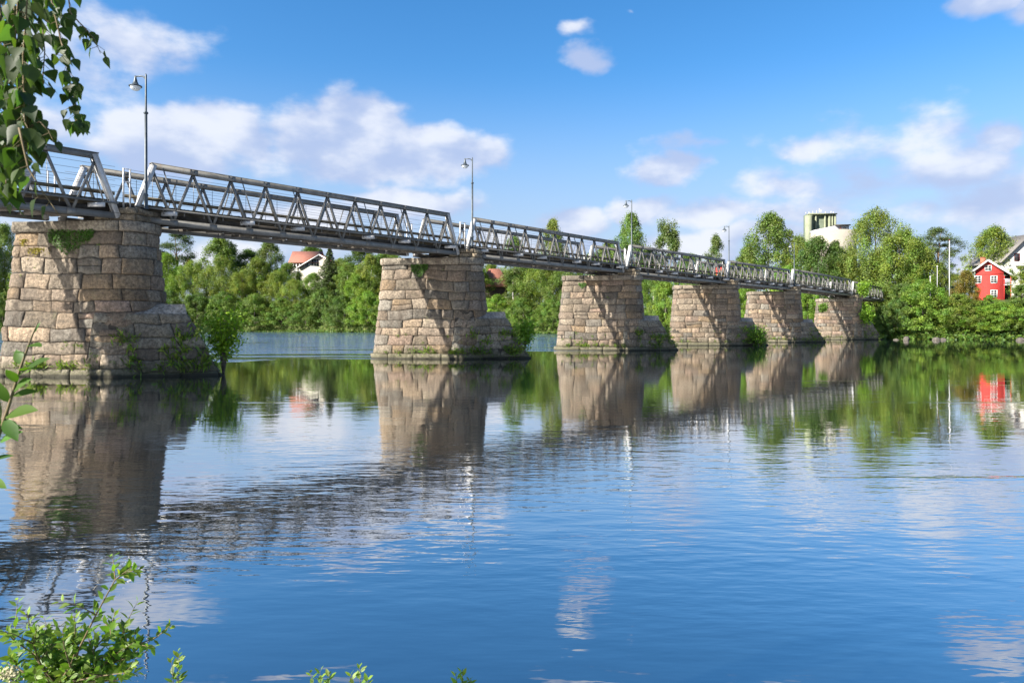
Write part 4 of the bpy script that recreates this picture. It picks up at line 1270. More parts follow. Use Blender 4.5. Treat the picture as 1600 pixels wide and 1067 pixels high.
shrub_loose(820, 545, 42.5, 34, 46, 4, 'bright green bush behind the right foot of the second pier', (1.0, 1.35, .6), 8, .17)
shrub_loose(1186, 539, 68.0, 32, 26, 5, 'low mid green shrub at the right foot of the fourth pier', (.75, 1.0, .6), 9, .2)
shrub_loose(1347, 466, 99.0, 20, 24, 6, 'small bright plant on top of the sixth pier, against the last span', (1.1, 1.35, .6), 8, .24)
shrub_loose(1356, 512, 98.5, 20, 42, 7, 'leafy bush clinging to the right side of the sixth pier', (1.0, 1.3, .6), 9, .26)
shrub_loose(1284, 488, 84.0, 14, 12, 8, 'tiny grey green bush between the fifth and sixth piers', (.7, .9, .7), 6, .2)

# shore stones on the right bank
def rock(px, py, wpx, hpx, seed, label):
    Y = F * HC / (py - HZ); p = W(px, py, Y); rng = np.random.RandomState(seed)
    n, mth = 18, 12; a, b_ = np.meshgrid(np.linspace(0, 2 * np.pi, n), np.linspace(-.5 * np.pi, .5 * np.pi, mth), indexing='ij')
    D = np.stack([np.cos(a) * np.cos(b_), np.sin(a) * np.cos(b_), np.sin(b_)], -1)
    r = 1 + .45 * fbm(D[..., 0] * 1.4 + seed, D[..., 1] * 1.4, D[..., 2] * 1.4, 3)
    s = MPP(Y)
    m = MB(); m.grid(D * r[..., None] * np.array([wpx * s / 2, wpx * s / 2.4, hpx * s * .62])); o = m.build('rock', [MAT['rock']], smooth=False)
    o.location = p; tag(o, label, 'rock', 'rocks on the right shore')
rock(1416, 531.5, 8, 9, 1, 'upright rock at the waterline right of the bridge end')
rock(1463, 531.6, 12, 7, 2, 'larger of two low rocks on the shore below the bright bush')
rock(1474, 531.4, 8, 6, 3, 'smaller low rock on the shore just right of a larger one')
rock(1400, 531.2, 8, 4, 4, 'flat dark rock in the shade near the bridge end')
rock(1594, 532.0, 14, 8, 5, 'broad rock on the shore at the right edge of the picture')

# ------------------------------------------------------------------ houses and silo
def window(root, x, y, z, w, h, nx, nz, facing, mframe=None, depth=.05):
    """framed window on a wall; facing: 'y' wall looks towards -y, 'x-' wall looks towards -x"""
    mframe = mframe or MAT['white']
    fr = MB(); gl = MB(); t = .11
    def bx(mb, a0, a1, z0, z1, d0, d1):
        if facing == 'y': mb.box(x + a0, x + a1, y - d1, y - d0, z + z0, z + z1)
        else: mb.box(x - d1, x - d0, y + a0, y + a1, z + z0, z + z1)
    bx(fr, -w / 2 - t, -w / 2, -h / 2 - t, h / 2 + t, -.02, depth); bx(fr, w / 2, w / 2 + t, -h / 2 - t, h / 2 + t, -.02, depth)
    bx(fr, -w / 2, w / 2, h / 2, h / 2 + t, -.02, depth); bx(fr, -w / 2, w / 2, -h / 2 - t, -h / 2, -.02, depth + .03)
    for k in range(1, nx): bx(fr, -w / 2 + w * k / nx - .035, -w / 2 + w * k / nx + .035, -h / 2, h / 2, -.02, depth - .012)
    for k in range(1, nz): bx(fr, -w / 2, w / 2, -h / 2 + h * k / nz - .03, -h / 2 + h * k / nz + .03, -.02, depth - .02)
    f = fr.build('window', [mframe], root)
    bx(gl, -w / 2, w / 2, -h / 2, h / 2, -.02, .012); gl.build('pane', [MAT['glass']], f)

def gable_roof_x(mb, x0, x1, y0, y1, ze, zr, over=.4, th=.18, lead=.45):
    """ridge along y, gables at y0 and y1"""
    xm = (x0 + x1) / 2; sl = (zr - ze) / (xm - x0)
    for sgn in (-1, 1):
        xe = xm + sgn * (xm - x0 + over); zee = zr - sl * (xm - x0 + over)
        vs = [(xm, y0 - lead, zr), (xe, y0 - lead, zee), (xe, y1 + lead, zee), (xm, y1 + lead, zr)]
        vs = vs + [(a, b, c + th) for a, b, c in vs]
        mb.add(vs, [(3, 2, 1, 0), (4, 5, 6, 7), (0, 1, 5, 4), (1, 2, 6, 5), (2, 3, 7, 6), (3, 0, 4, 7)])

def gable_wall(mb, x0, x1, y0, y1, z0, ze, zr, mi=0):
    xm = (x0 + x1) / 2
    vs = [(x0, y0, z0), (x1, y0, z0), (x1, y0, ze), (xm, y0, zr), (x0, y0, ze), (x0, y1, z0), (x1, y1, z0), (x1, y1, ze), (xm, y1, zr), (x0, y1, ze)]
    mb.add(vs, [(0, 1, 2, 3, 4), (9, 8, 7, 6, 5), (0, 4, 9, 5), (1, 6, 7, 2), (4, 3, 8, 9), (2, 7, 8, 3)], mi)

def red_house():
    Y = 118.0; s = MPP(Y)
    p = W(1547, 470, Y); base = p.z - .6
    root = empty('red_house', (p.x, Y, base), -.56, 'red boarded house with white framed windows and a dark balcony on its right', 'house')
    root.scale = (.83, 1, 1)
    # metres relative to root; facade spans photo px 1526..1568
    x0, x1 = (1525 - 1547) * s, (1568 - 1547) * s
    ze = (470 - 422) * s + .6; zr = (470 - 407) * s + .6; D = 6.0
    xr = x1 + (1580 - 1568) * s; xl = x0 - .2
    m = MB()
    xm = (1544 - 1547) * s
    vs = [(x0, 0, 0), (x1, 0, 0), (x1, 0, ze - .1), (xm, 0, zr - .05), (x0, 0, ze - .1 + .3), (x0, D, 0), (x1, D, 0), (x1, D, ze - .1), (xm, D, zr - .05), (x0, D, ze + .2)]
    m.add(vs, [(0, 1, 2, 3, 4), (9, 8, 7, 6, 5), (0, 4, 9, 5), (1, 6, 7, 2)])
    m.build('wall', [MAT['red']], root)
    # right bay behind the balcony, set back, its shade painted into the wall
    m = MB(); m.box(x1 + .02, xr, 1.5, D, 0, ze - 1.0); m.build('side_wall', [MAT['wall_dark']], root)
    m = MB(); m.box(x1 + .03, xr, .05, 1.45, (470 - 445) * s + .6 - .15, (470 - 445) * s + .6)
    for k in range(7): m.box(x1 + .06 + k * (xr - x1) / 7, x1 + .06 + k * (xr - x1) / 7 + .1, .06, .12, (470 - 445) * s + .6, (470 - 437) * s + .6)
    m.box(x1 + .03, xr, .03, .15, (470 - 437) * s + .6, (470 - 437) * s + .68); m.build('balcony', [MAT['lilac']], root)
    for xx in (x1 + .1, xr - .1):
        m = MB(); m.box(xx - .08, xx + .08, .05, .21, 0, ze - 1.05); m.build('post', [MAT['red']], root)
    # roof: left slope and long right slope
    m = MB(); th = .2
    slopeL = (zr - ze - .2) / (xm - x0)
    el = (x0 - .5, zr - slopeL * (xm - x0 + .5)); er_x = (1590 - 1547) * s; er = (er_x, zr - (zr - ze + .1) / (x1 - xm) * (er_x - xm))
    for (ex, ez) in (el, er):
        vs = [(xm, -.5, zr), (ex, -.5, ez), (ex, D + .4, ez), (xm, D + .4, zr)]; vs = vs + [(a, b, c + th) for a, b, c in vs]
        m.add(vs, [(3, 2, 1, 0), (4, 5, 6, 7), (0, 1, 5, 4), (1, 2, 6, 5), (2, 3, 7, 6), (3, 0, 4, 7)])
    rf = m.build('roof', [MAT['roof_grey']], root)
    m = MB()
    for (ex, ez) in (el, er): m.beam((xm, -.54, zr + .02), (ex, -.54, ez + .02), .06, .30)
    m.build('bargeboard', [MAT['white']], rf)
    m = MB(); cx = (1537 - 1547) * s; m.box(cx - .45, cx + .45, 3.2, 4.0, zr - .6, zr + .75); m.box(cx - .5, cx + .5, 3.15, 4.05, zr + .75, zr + .85); m.build('chimney', [MAT['brick']], rf)
    m = MB(); m.box(x0 - .02, x1 + .02, -.035, .0, (470 - 428.5) * s + .6, (470 - 427.5) * s + .6); m.build('trim_board', [MAT['red']], root)
    for (wx, wy) in ((1553, 437), (1553, 459)): window(root, (wx - 1547) * s, 0, (470 - wy) * s + .6, .92, 1.05, 2, 3, 'y')
    window(root, (1544 - 1547) * s, 0, (470 - 419) * s + .6, .95, .75, 2, 2, 'y')
    window(root, (1528 - 1547) * s, 0, (470 - 436.5) * s + .6, .95, 1.1, 2, 3, 'y')
red_house()

def white_block():
    Y = 138.0; s = MPP(Y); p = W(1590, 468, Y)
    root = empty('white_house', (p.x, Y, p.z - 1), 0, 'large white gabled house with balconies at the right edge, behind the red house', 'house')
    z = lambda y: (468 - y) * s + 1; x = lambda q: (q - 1590) * s
    m = MB(); D = 10
    x0, x1 = x(1566), x(1650)
    gable_wall(m, x0, x1, 0, D, 0, z(408), z(368)); m.build('wall', [MAT['render_white']], root)
    m = MB(); gable_roof_x(m, x0, x1, 0, D, z(407.4), z(367.4), .5, .22); m.build('roof', [MAT['roof_grey']], root)
    for zz in (416, 446):
        b_ = MB(); b_.box(x(1586), x(1640), -1.3, -.02, z(zz), z(zz) + .2)
        b_.box(x(1586), x(1640), -1.3, -1.22, z(zz) + .2, z(zz) + .95 if zz == 416 else z(zz) + .28)
        if zz == 446:
            for k in range(22): b_.box(x(1586) + k * .3, x(1586) + k * .3 + .04, -1.3, -1.25, z(zz) + .28, z(zz) + 1.0)
            b_.box(x(1586), x(1640), -1.3, -1.24, z(zz) + 1.0, z(zz) + 1.06)
        b_.build('balcony', [MAT['render_white']], root)
    for (wx, wy, w, h) in ((1589, 402, .9, 1.3), (1597.5, 434, .8, 2.0), (1606, 402, 1.0, 1.3)):
        window(root, x(wx), 0, z(wy), w, h, 1, 2, 'y', MAT['maroon'])
    window(root, x(1580), 0, z(425), .8, .7, 2, 1, 'y')
white_block()

def pale_house():
    Y = 300.0; s = MPP(Y); p = W(475, 446, Y)
    root = empty('white_house', (p.x, Y, p.z - 2), R(0), 'white wooden house with red tiled roof and veranda, among trees between the first piers', 'house')
    x = lambda q: (q - 475) * s; z = lambda y: (446 - y) * s + 2
    D = 9.0
    # right gable wing facing the river, roof ridge along y
    m = MB(); x0, x1 = x(471), x(531); gable_wall(m, x0, x1, -1.5, D, 0, z(417.5), z(400)); m.build('wall', [MAT['white_board']], root)
    m = MB(); gable_roof_x(m, x0, x1, -1.5, D, z(416.9), z(399), 1.0, .25, .8); rf = m.build('roof', [MAT['roof_red']], root)
    m = MB()
    xm = (x0 + x1) / 2; sl = (z(399) - z(416.9)) / (xm - x0)
    for sg in (-1, 1): m.beam((xm, -2.36, z(399) + .05), (xm + sg * (xm - x0 + 1.0), -2.36, z(399) + .05 - sl * (xm - x0 + 1.0)), .1, .45)
    m.build('bargeboard', [MAT['white']], rf)
    # main body with its ridge along x
    m = MB(); m.box(x(454), x(470.9), .2, D, 0, z(411)); m.build('wall', [MAT['white_board']], root)
    m = MB()
    for sg in (0, 1):
        ye, yr = ((-1.6, D / 2), (D + 1, D / 2))[sg]
        vs = [(x(452), ye, z(411.5)), (x(500), ye, z(411.5)), (x(500), yr, z(392)), (x(452), yr, z(392))]; vs = vs + [(a, b, c + .25) for a, b, c in vs]
        m.add(vs, [(3, 2, 1, 0), (4, 5, 6, 7), (0, 1, 5, 4), (1, 2, 6, 5), (2, 3, 7, 6), (3, 0, 4, 7)])
    m.build('roof', [MAT['roof_red']], root)
    v = MB()
    for q in (460, 464.5, 469.5): v.box(x(q) - .18, x(q) + .18, -1.3, -1.0, z(448), z(413))
    for yy in (425, 441): v.box(x(459), x(470), -1.4, .15, z(yy), z(yy) + .35)
    v.box(x(459), x(470), -1.35, -1.2, z(439), z(436)); v.beam((x(460), -1.15, z(425)), (x(464.5), -1.15, z(419)), .15, .15); v.beam((x(469.5), -1.15, z(425)), (x(464.5), -1.15, z(419)), .15, .15)
    v.build('veranda', [MAT['white']], root)
    window(root, x(481), -1.5, z(414), 1.4, 1.5, 2, 1, 'y'); window(root, x(494), -1.5, z(411), 3.2, 3.0, 3, 2, 'y'); window(root, x(489), -1.5, z(433), 1.6, 2.4, 2, 2, 'y')
pale_house()

def hip_house(px0, px1, yr, ye, yb, Y, label, wall, roof, hip=True):
    s = MPP(Y); pc = (px0 + px1) / 2; p = W(pc, yb, Y)
    root = empty('house', (p.x, Y, p.z - 3), 0, label, 'house')
    z = lambda y: (yb - y) * s + 3; hw = (px1 - px0) / 2 * s; D = hw * 1.5
    m = MB(); m.box(-hw * .82, hw * .82, -D * .4, D * .4, 0, z(ye) + .1); m.build('wall', [wall], root)
    m = MB(); r = hw * .35
    vs = [(-hw, -D / 2, z(ye)), (hw, -D / 2, z(ye)), (hw, D / 2, z(ye)), (-hw, D / 2, z(ye)), (-r, 0, z(yr)), (r, 0, z(yr)),
          (-hw, -D / 2, z(ye) - .2), (hw, -D / 2, z(ye) - .2), (hw, D / 2, z(ye) - .2), (-hw, D / 2, z(ye) - .2)]
    m.add(vs, [(0, 1, 5, 4), (1, 2, 5), (2, 3, 4, 5), (3, 0, 4), (6, 9, 8, 7), (0, 6, 7, 1), (1, 7, 8, 2), (2, 8, 9, 3), (3, 9, 6, 0)])
    m.build('roof', [roof], root)
    return root, z, s
hip_house(748, 797, 420, 448, 462, 215, 'house with red hipped roof showing right of the second pier', MAT['wall_dark'], MAT['roof_red'])
r_, z_, s_ = hip_house(283, 306, 412, 424, 440, 290, 'house hidden by trees with only its brick chimney above them', MAT['render_white'], MAT['roof_grey'])
m = MB(); m.box(-.55, .55, -.5, .5, z_(416), z_(404.5)); m.box(-.65, .65, -.6, .6, z_(404.5), z_(404)); m.build('chimney', [MAT['brick']], r_)
hip_house(1118, 1140, 411, 415, 432, 150, 'red walled shed glimpsed through the railing beside the fourth lamp', MAT['red'], MAT['roof_grey'])

def silo():
    Y = 270.0; s = MPP(Y)
    p = W(1286, 430, Y); z = lambda y: (430 - y) * s; x = lambda q: (q - 1286) * s
    root = empty('silo_tower', (p.x, Y, p.z), 0, 'tall olive green concrete silo tower with ribbed sides and aerials on top', 'silo')
    m = MB()
    m.lathe([(0.01, z(430)), ((1268.5 - 1260) / 2 * s * 1.15, z(430)), ((1268.5 - 1260) / 2 * s * 1.15, z(337)), (.01, z(337))], 20, (x(1265), 1.0, 0)); m.build('round_cell', [MAT['olive_conc']], root, smooth=False)
    m = MB(); m.box(x(1264), x(1310.5), 2.6, 5, z(430), z(334)); m.build('tower_body', [MAT['olive_dark']], root)
    for q, w in ((1272.5, 1.6), (1278.5, 2.2), (1293, 2.0), (1300, 3.2), (1304.5, 2.4), (1309, 2.6)):
        m = MB(); m.box(x(q - w / 2), x(q + w / 2), 1.9, 2.58, z(430), z(335)); m.build('rib', [MAT['olive_conc']], root)
    m = MB(); m.box(x(1267), x(1311), 1.4, 5.3, z(334), z(332.4)); m.box(x(1268), x(1273), 1.6, 5, z(340), z(334)); m.build('parapet', [MAT['olive_conc']], root)
    for q, hh in ((1266, 3), (1271, 4), (1277, 5), (1283, 6), (1287.5, 9), (1290, 7), (1297, 4), (1306, 5), (1309.5, 4)):
        m = MB(); m.beam((x(q), 4, z(332.4)), (x(q), 4, z(332.4 - hh)), .22, .22, up=(0, 1, 0)); m.build('aerial', [MAT['lilac']], root)
    p2 = W(1300, 430, 255.0); s2 = MPP(255.0)
    z2 = lambda y: (430 - y) * s2; x2 = lambda q: (q - 1300) * s2
    root = empty('cream_silo', (p2.x, 255.0, p2.z), 0, 'wide round cream silo with pale grey sheet metal penthouse, right of the olive tower', 'silo')
    m = MB(); r = 33 * s2; m.lathe([(.01, 0), (r, 0), (r, z2(362)), (.01, z2(362))], 40, (x2(1304), 1.0, 0)); m.build('drum', [MAT['cream']], root, smooth=False)
    m = MB()
    vs = [(x2(1276), 2, z2(362)), (x2(1328), .6, z2(362)), (x2(1328), .6, z2(352)), (x2(1308), .8, z2(352)), (x2(1276), 2, z2(358.5))]
    vs = vs + [(a, b + 4, c) for a, b, c in vs]
    m.add(vs, [(0, 1, 2, 3, 4), (9, 8, 7, 6, 5), (0, 5, 6, 1), (1, 6, 7, 2), (2, 7, 8, 3), (3, 8, 9, 4), (4, 9, 5, 0)]); m.build('penthouse', [MAT['lilac']], root)
    m = MB(); m.beam((x2(1306), 2.2, z2(351.6)), (x2(1329), 2.2, z2(351.6)), 5, .35); m.build('penthouse_roof', [MAT['bolt']], root)
    m = MB(); m.box(x2(1313.4), x2(1315), .3, .9, z2(361), z2(354)); m.build('door', [MAT['maroon']], root)
    m = MB(); m.box(x2(1319), x2(1322.6), .3, .9, z2(358), z2(355.5)); m.build('window', [MAT['glass']], root)
silo()

def pole(px, ytop, ybot, Y, r, mat, name, label, cat, ball=False):
    a = W(px, ybot, Y); b_ = W(px, ytop, Y); root = empty(name, tuple(a), 0, label, cat)
    m = MB(); m.tube([(0, 0, -1.5), (0, 0, b_.z - a.z)], [r, r * .6], 8); m.build('mast', [mat], root, smooth=True)
    m = MB(); m.lathe([(.001, .12), (.09, .06), (.12, 0), (.09, -.06), (.001, -.1)], 10, (0, 0, b_.z - a.z + .06)); m.build('finial', [MAT['maroon'] if ball else mat], root, smooth=True)
pole(1483.5, 376, 455, 104, .07, MAT['white'], 'flagpole', 'tall white flagpole with a dark red knob, between trees left of the red house', 'flagpole', True)
pole(1464.5, 417, 455, 103.5, .05, MAT['lilac'], 'utility_pole', 'thin grey pole in front of trees left of the white flagpole', 'pole')
pole(1453.5, 433, 452, 103.5, .065, MAT['lilac'], 'utility_pole', 'short stubby grey pole behind the bright green bush', 'pole')

# ------------------------------------------------------------------ plants on the near bank
def leaf_shape(L, wd, fold=.18, curl=.15, n=7):
    """one leaf in its own frame: x along, y across, z up"""
    prof = [(0, .03), (.12, .55), (.3, .95), (.5, 1.0), (.7, .74), (.87, .36), (1, 0.0)]
    vs = []; fs = []
    for t, w in prof:
        z = -curl * L * t * t
        vs += [(t * L, 0, z), (t * L, w * wd / 2, z + fold * w * wd / 2), (t * L, -w * wd / 2, z + fold * w * wd / 2)]
    for k in range(len(prof) - 1):
        a = 3 * k; b_ = 3 * (k + 1)
        fs += [(a, b_, b_ + 1, a + 1), (a, a + 2, b_ + 2, b_)]
    return np.array(vs), fs
def birch_shape(L, wd):
    prof = [(0, .0), (.04, .35), (.12, .80), (.24, 1.0), (.42, .86), (.6, .58), (.8, .25), (1, 0.0)]
    vs = []; fs = []
    for t, w in prof:
        z = -.10 * L * t * t
        vs += [(t * L, 0, z), (t * L, w * wd / 2, z + .12 * w * wd), (t * L, -w * wd / 2, z + .12 * w * wd)]
    for k in range(len(prof) - 1):
        a = 3 * k; b_ = 3 * (k + 1)
        fs += [(a, b_, b_ + 1, a + 1), (a, a + 2, b_ + 2, b_)]
    return np.array(vs), fs
def put_leaf(mb, shape, pos, along, normal, sc, tint):
    a = Vector(along).normalized(); n = Vector(normal); n = n - a * n.dot(a)
    if n.length < 1e-4: n = Vector((0, 0, 1)) - a * a.z
    n.normalize(); b_ = n.cross(a)
    Mx = np.array([list(a), list(b_), list(n)])
    mb.add(shape[0] * sc @ Mx + np.array(list(pos)), shape[1], 0, tint)

def tint_leaf(rng, pale=.12):
    g = rng.uniform(.6, 1.25)
    if rng.rand() < pale: return (g * 1.2, g * 1.12, g * 1.7)
    return (g * rng.uniform(.85, 1.2), g, g * rng.uniform(.7, 1.1))

def leafy_shoot(stem, lf, rng, pts, r0, leaf_len, n, shape, pale=.15, start=.15, splay=.9, tipsize=.55, tip_tint=None):
    """a shoot through pts with leaves alternating along it"""
    P = [Vector(p) for p in pts]
    # resample smoothly
    Q = []
    for k in range(len(P) - 1):
        for j in range(4):
            t = j / 4; Q.append(P[k].lerp(P[k + 1], t))
    Q.append(P[-1])
    stem.tube(Q, [r0 * (1 - .8 * k / (len(Q) - 1)) for k in range(len(Q))], 6)
    for k in range(n):
        t = start + (1 - start) * (k + rng.uniform(-.2, .2)) / max(1, n - 1); t = min(.999, max(0, t))
        f_ = t * (len(Q) - 1); i = int(f_); p = Q[i].lerp(Q[min(i + 1, len(Q) - 1)], f_ - i)
        ax = (Q[min(i + 1, len(Q) - 1)] - Q[max(i - 1, 0)]).normalized()
        ph = k * 2.4 + rng.uniform(-.5, .5)
        u = ax.cross(Vector((0.2, -.9, .4))).normalized(); v = ax.cross(u)
        rad = u * math.cos(ph) + v * math.sin(ph)
        al = (ax * rng.uniform(.5, 1.0) * (1.0 if t < .93 else 1.8) + rad * splay + Vector((0, 0, rng.uniform(-.2, .25))))
        nm = ax * .7 - rad * .3 + Vector((rng.normal(0, .4), -.35 + rng.normal(0, .4), .6))
        tt = tint_leaf(rng, pale)
        if t > .85: tt = (tt[0] * 1.35, tt[1] * 1.2, tt[2] * .8)
        put_leaf(lf, shape, p + rad * r0, al, nm, leaf_len * rng.uniform(.75, 1.2) * (1 - (1 - tipsize) * t ** 3), tt)

WIL = leaf_shape(1.0, .46)
def near_bush():
    rng = np.random.RandomState(21)
    Y0 = 3.15
    root = empty('willow_bush', (XY(95, Y0), Y0, .05), 0, 'leafy green willow bush with upright shoots in the bottom left corner', 'bush')
    org = Vector(root.location)
    st = MB(); lf = MB()
    def pt(px, py, dy=0.0): return W(px, py, Y0 + dy) - org
    # main shoots as seen: from the crown of the bush to their tips
    base = [(100, 1060), (80, 1062), (120, 1064), (60, 1066)]
    shoots = [
        [(105, 1060), (125, 1010), (150, 960), (180, 905), (205, 886)],
        [(105, 1055), (150, 1030), (200, 1012), (245, 995), (268, 975)],
        [(90, 1060), (70, 1015), (48, 985), (42, 955)],
        [(85, 1065), (50, 1020), (22, 1000), (8, 985)],
        [(100, 1060), (112, 1015), (118, 985), (116, 962)],
        [(120, 1060), (150, 1010), (172, 985), (180, 955)],
        [(115, 1062), (165, 1040), (200, 1025), (212, 985)],
        [(100, 1066), (160, 1055), (200, 1050)],
        [(80, 1066), (40, 1050), (10, 1035)],
        [(95, 1062), (85, 1020), (82, 1000)],
        [(120, 1066), (140, 1035), (142, 1008), (150, 990)],
        [(110, 1066), (185, 1062), (205, 1040)],
        [(70, 1066), (55, 1040), (62, 1010), (70, 985)],
        [(60, 1070), (25, 1040), (30, 1010)],
        [(130, 1070), (170, 1030), (188, 1000), (196, 975)],
        [(110, 1070), (150, 1050), (190, 1030), (225, 1012)], [(80, 1070), (60, 1030), (52, 1005), (58, 980)],
        [(90, 1070), (110, 1040), (100, 1010), (98, 985)], [(130, 1080), (190, 1060), (215, 1048)], [(60, 1080), (20, 1062), (2, 1050)],
    ]
    for k, s in enumerate(shoots):
        dy = rng.uniform(-.22, .22); n = len(s)
        pts = [pt(95 + rng.uniform(-12, 12), 1120, 0)] + [pt(x, y, dy * (j + 1) / n) for j, (x, y) in enumerate(s)]
        leafy_shoot(st, lf, rng, pts, .0065, .054, int(15 + 5 * n), WIL, .13, .12)
        for q in range(3):
            j = rng.randint(1, len(pts) - 1); b_ = pts[j]
            tip = b_ + Vector((rng.normal(0, .09), rng.normal(0, .08), rng.uniform(.02, .15)))
            leafy_shoot(st, lf, rng, [b_, b_.lerp(tip, .5) + Vector((0, 0, .012)), tip], .0032, .055, 10, WIL, .13, .05)
    st.build('stems', [MAT['twig']], root, smooth=True)
    o = lf.build('leaves', [MAT['willowleaf']], root, smooth=True); o.color = (1, 1, 1, 1)
    # small twigs that reach up from below the frame
    for (px, tips, lab, seed) in ((272, [(268, 1030), (280, 1022), (277, 1018)], 'single thin green shoot beside the willow bush, reaching up from below', 31),
                                  (500, [(485, 1050), (500, 1048), (515, 1052)], 'grey green sprig at the bottom edge, left of the leafier sprig', 32),
                                  (560, [(548, 1052), (562, 1040), (575, 1060)], 'leafy sprig at the bottom edge, middle one of three', 33),
                                  (722, [(712, 1052), (722, 1046), (735, 1060)], 'small leafy sprig at the bottom edge, rightmost of three', 34)):
        rg = np.random.RandomState(seed); Yq = 3.0
        b0 = W(px, 1150, Yq); r2 = empty('willow_sprig', tuple(b0), 0, lab, 'sprig', 'sprigs at the bottom edge')
        s2 = MB(); l2 = MB()
        for (tx, ty) in tips:
            q = W(tx, ty, Yq + rg.uniform(-.05, .05)) - b0
            leafy_shoot(s2, l2, rg, [(0, 0, 0), q * .6 + Vector((.005, 0, .01)), q], .003, .05, 11, WIL, .1, .35)
        s2.build('stems', [MAT['twig']], r2, smooth=True); o = l2.build('leaves', [MAT['willowleaf']], r2, smooth=True); o.color = (1, 1, 1, 1)
near_bush()

def sapling():
    rng = np.random.RandomState(8); Y0 = 1.95
    base = W(-60, 1180, Y0); root = empty('willow_sapling', tuple(base), 0, 'blurred willow sapling with long oval leaves at the left edge of the picture', 'sapling')
    st = MB(); lf = MB()
    pts = [W(a, b_, Y0) - base for a, b_ in ((-60, 1180), (-42, 900), (-12, 710), (12, 640), (32, 575), (50, 525), (60, 502))]
    Q = pts
    st.tube(Q, [.007, .006, .005, .0042, .0034, .0024, .0012], 7)
    spec = [((28, 588), (76, 548), .07), ((30, 580), (72, 568), .05), ((20, 618), (62, 606), .065), ((10, 650), (58, 632), .07), ((5, 668), (36, 666), .045),
            ((0, 690), (34, 668), .05), ((-15, 720), (24, 706), .06), ((26, 598), (8, 570), .05), ((34, 570), (22, 540), .045), ((14, 628), (-14, 590), .06),
            ((44, 540), (66, 536), .035), ((40, 552), (16, 548), .03), ((2, 676), (-20, 640), .06), ((-20, 750), (12, 760), .06), ((54, 520), (62, 500), .025), ((22, 610), (46, 586), .045), ((8, 655), (28, 690), .05)]
    for (bp, tp, ln) in spec:
        a = W(bp[0], bp[1], Y0) - base; b_ = W(tp[0], tp[1], Y0 - rng.uniform(-.02, .05)) - base
        put_leaf(lf, WIL, a, b_ - a, Vector((rng.normal(0, .3), -.55 + rng.normal(0, .25), .8)), (b_ - a).length * .88, tint_leaf(rng, .16))
    st.build('stem', [MAT['twig']], root, smooth=True); o = lf.build('leaves', [MAT['willowleaf']], root, smooth=True); o.color = (.62, .72, .7, 1)
sapling()

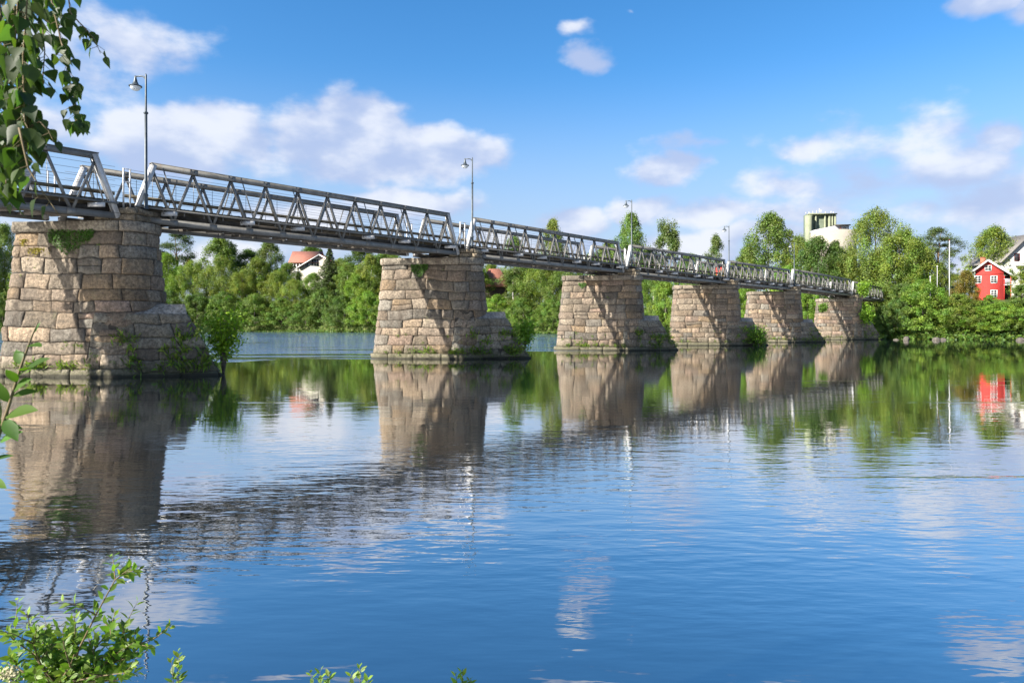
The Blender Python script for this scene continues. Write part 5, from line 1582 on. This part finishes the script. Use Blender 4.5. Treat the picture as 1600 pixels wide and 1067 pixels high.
BIR = birch_shape(1.0, .78)
def near_birch():
    rng = np.random.RandomState(15); Y0 = 1.85
    base = Vector((-3.0, 1.2, .1)); root = empty('birch_tree', tuple(base), 0, 'near birch with blurred hanging leafy twigs in the top left corner', 'tree', None)
    m = MB(); m.tube([(0, 0, -.3), (.02, 0, 1.5), (.0, .05, 3.0), (-.05, .1, 5.0), (0, .1, 7.0)], [.13, .11, .095, .07, .03], 12); m.build('trunk', [MAT['bark_birch']], root, smooth=True)
    st = MB(); lf = MB()
    L = lambda px, py, dy=0.0: W(px, py, Y0 + dy) - base
    crown = L(40, -330)
    st.tube([(0, .05, 3.1), (Vector((0, .05, 3.1)) + crown) / 2 + Vector((0, 0, .12)), crown, L(140, -250)], [.03, .02, .012, .004], 8)
    st.tube([(0, .07, 3.6), L(-120, -420), L(10, -300)], [.03, .02, .01], 8)
    twigs = [  # hanging twigs, photo pixels from the top edge down
        ([(20, -120), (14, 0), (8, 120), (12, 220), (18, 300)], 34), ([(-20, -150), (-12, 20), (-4, 160), (-2, 300)], 34),
        ([(50, -150), (44, -20), (36, 90), (38, 180), (44, 250)], 34), ([(70, -140), (76, -20), (92, 50), (104, 100), (112, 140), (122, 175), (124, 195)], 36),
        ([(96, -150), (104, -30), (110, 20), (128, 40), (148, 62), (157, 84)], 14), ([(8, -100), (26, 40), (44, 150), (48, 230)], 30),
        ([(-10, -60), (10, 90), (14, 200), (8, 290)], 30), ([(60, -100), (62, 0), (70, 80), (66, 140)], 24), ([(34, -80), (24, 60), (30, 190)], 24),
        ([(150, -190), (166, -100), (175, -45), (178, -22)], 5), ([(36, 120), (44, 200), (62, 190), (76, 205), (84, 222)], 6), ([(0, -60), (0, 60), (-6, 180), (4, 260), (24, 320)], 26),
        ([(30, 200), (44, 262), (62, 292), (92, 336)], 5), ([(-30, -60), (-24, 100), (-16, 220), (0, 310)], 22), ([(40, -120), (56, -30), (90, 10), (100, 30)], 16)]
    for ti, (pts, n) in enumerate(twigs):
        n = int(n * 1.45)
        dy = rng.uniform(-.22, .3); Q = [L(x, y, dy) for x, y in pts]
        R_ = []
        for k in range(len(Q) - 1):
            for j in range(3): R_.append(Q[k].lerp(Q[k + 1], j / 3))
        R_.append(Q[-1]); st.tube(R_, [.0028 * (1 - .75 * k / len(R_)) for k in range(len(R_))], 5)
        for k in range(n):
            t = .1 + .9 * (k + rng.uniform(-.3, .3)) / n; t = min(max(t, 0), .999); f_ = t * (len(R_) - 1); i = int(f_)
            p = R_[i].lerp(R_[i + 1], f_ - i)
            sd = Vector((rng.normal(0, 1), rng.normal(0, .7), 0)).normalized()
            st_end = p + sd * rng.uniform(.006, .03) + Vector((0, 0, -rng.uniform(.004, .02)))
            st.tube([p, st_end], [.0009, .0007], 4, cap=False)
            al = sd * rng.uniform(.1, .7) + Vector((0, 0, -1))
            big = .050 if ti < 3 or ti in (5, 6) else .039
            if ti in (3,) and t > .6: big = .031
            put_leaf(lf, BIR, st_end, al, Vector((rng.normal(-.2, .8), -.7 + rng.normal(0, .6), rng.normal(.1, .4))), big * rng.uniform(.75, 1.2), tint_leaf(rng, .05))
    st.build('branch', [MAT['twig']], root, smooth=True); o = lf.build('leaves', [MAT['birchleaf']], root, smooth=True); o.color = (1, 1, 1, 1)
near_birch()

def meadowsweet():
    rng = np.random.RandomState(44); Y0 = 2.9; b0 = W(14, 1160, Y0)
    root = empty('flower', tuple(b0), 0, 'cream flower head in the bottom left corner below the willow bush', 'flower')
    m = MB(); t = W(14, 1052, Y0) - b0; m.tube([(0, 0, 0), t * .5 + Vector((.01, 0, 0)), t], [.003, .002, .0015], 6); m.build('stem', [MAT['twig']], root, smooth=True)
    C = []
    for k in range(150):
        c = np.array(W(rng.normal(14, 8), rng.normal(1052, 5.5), Y0 + rng.normal(0, .02)) - b0); C.append(c)
    V = leaf_quads(rng, np.array(C), np.tile([0, -.5, .8], (150, 1)), .011, .9)
    link(bpy.data.objects.new('flower_head', quads_mesh('flower_head', V, np.ones((150, 3)), [MAT['petal']])), root)
meadowsweet()
def near_grass():
    rng = np.random.RandomState(61); pts = []; nr = []
    for k in range(900):
        x = rng.uniform(-5, 5); y = rng.uniform(-4, 1.9)
        pts.append((x, y, .22)); nr.append((0, 0, .4))
    V, C = blades(rng, pts, nr, 5, .16, .05, 1.0, .05)
    me = quads_mesh('bank_grass', np.array(V), np.array(C), [MAT['grass']]); o = bpy.data.objects.new('bank_grass', me); link(o); o.color = (.9, 1, .8, 1)
    tag(o, 'short grass on the near bank under the camera', 'grass', kind='stuff')
near_grass()
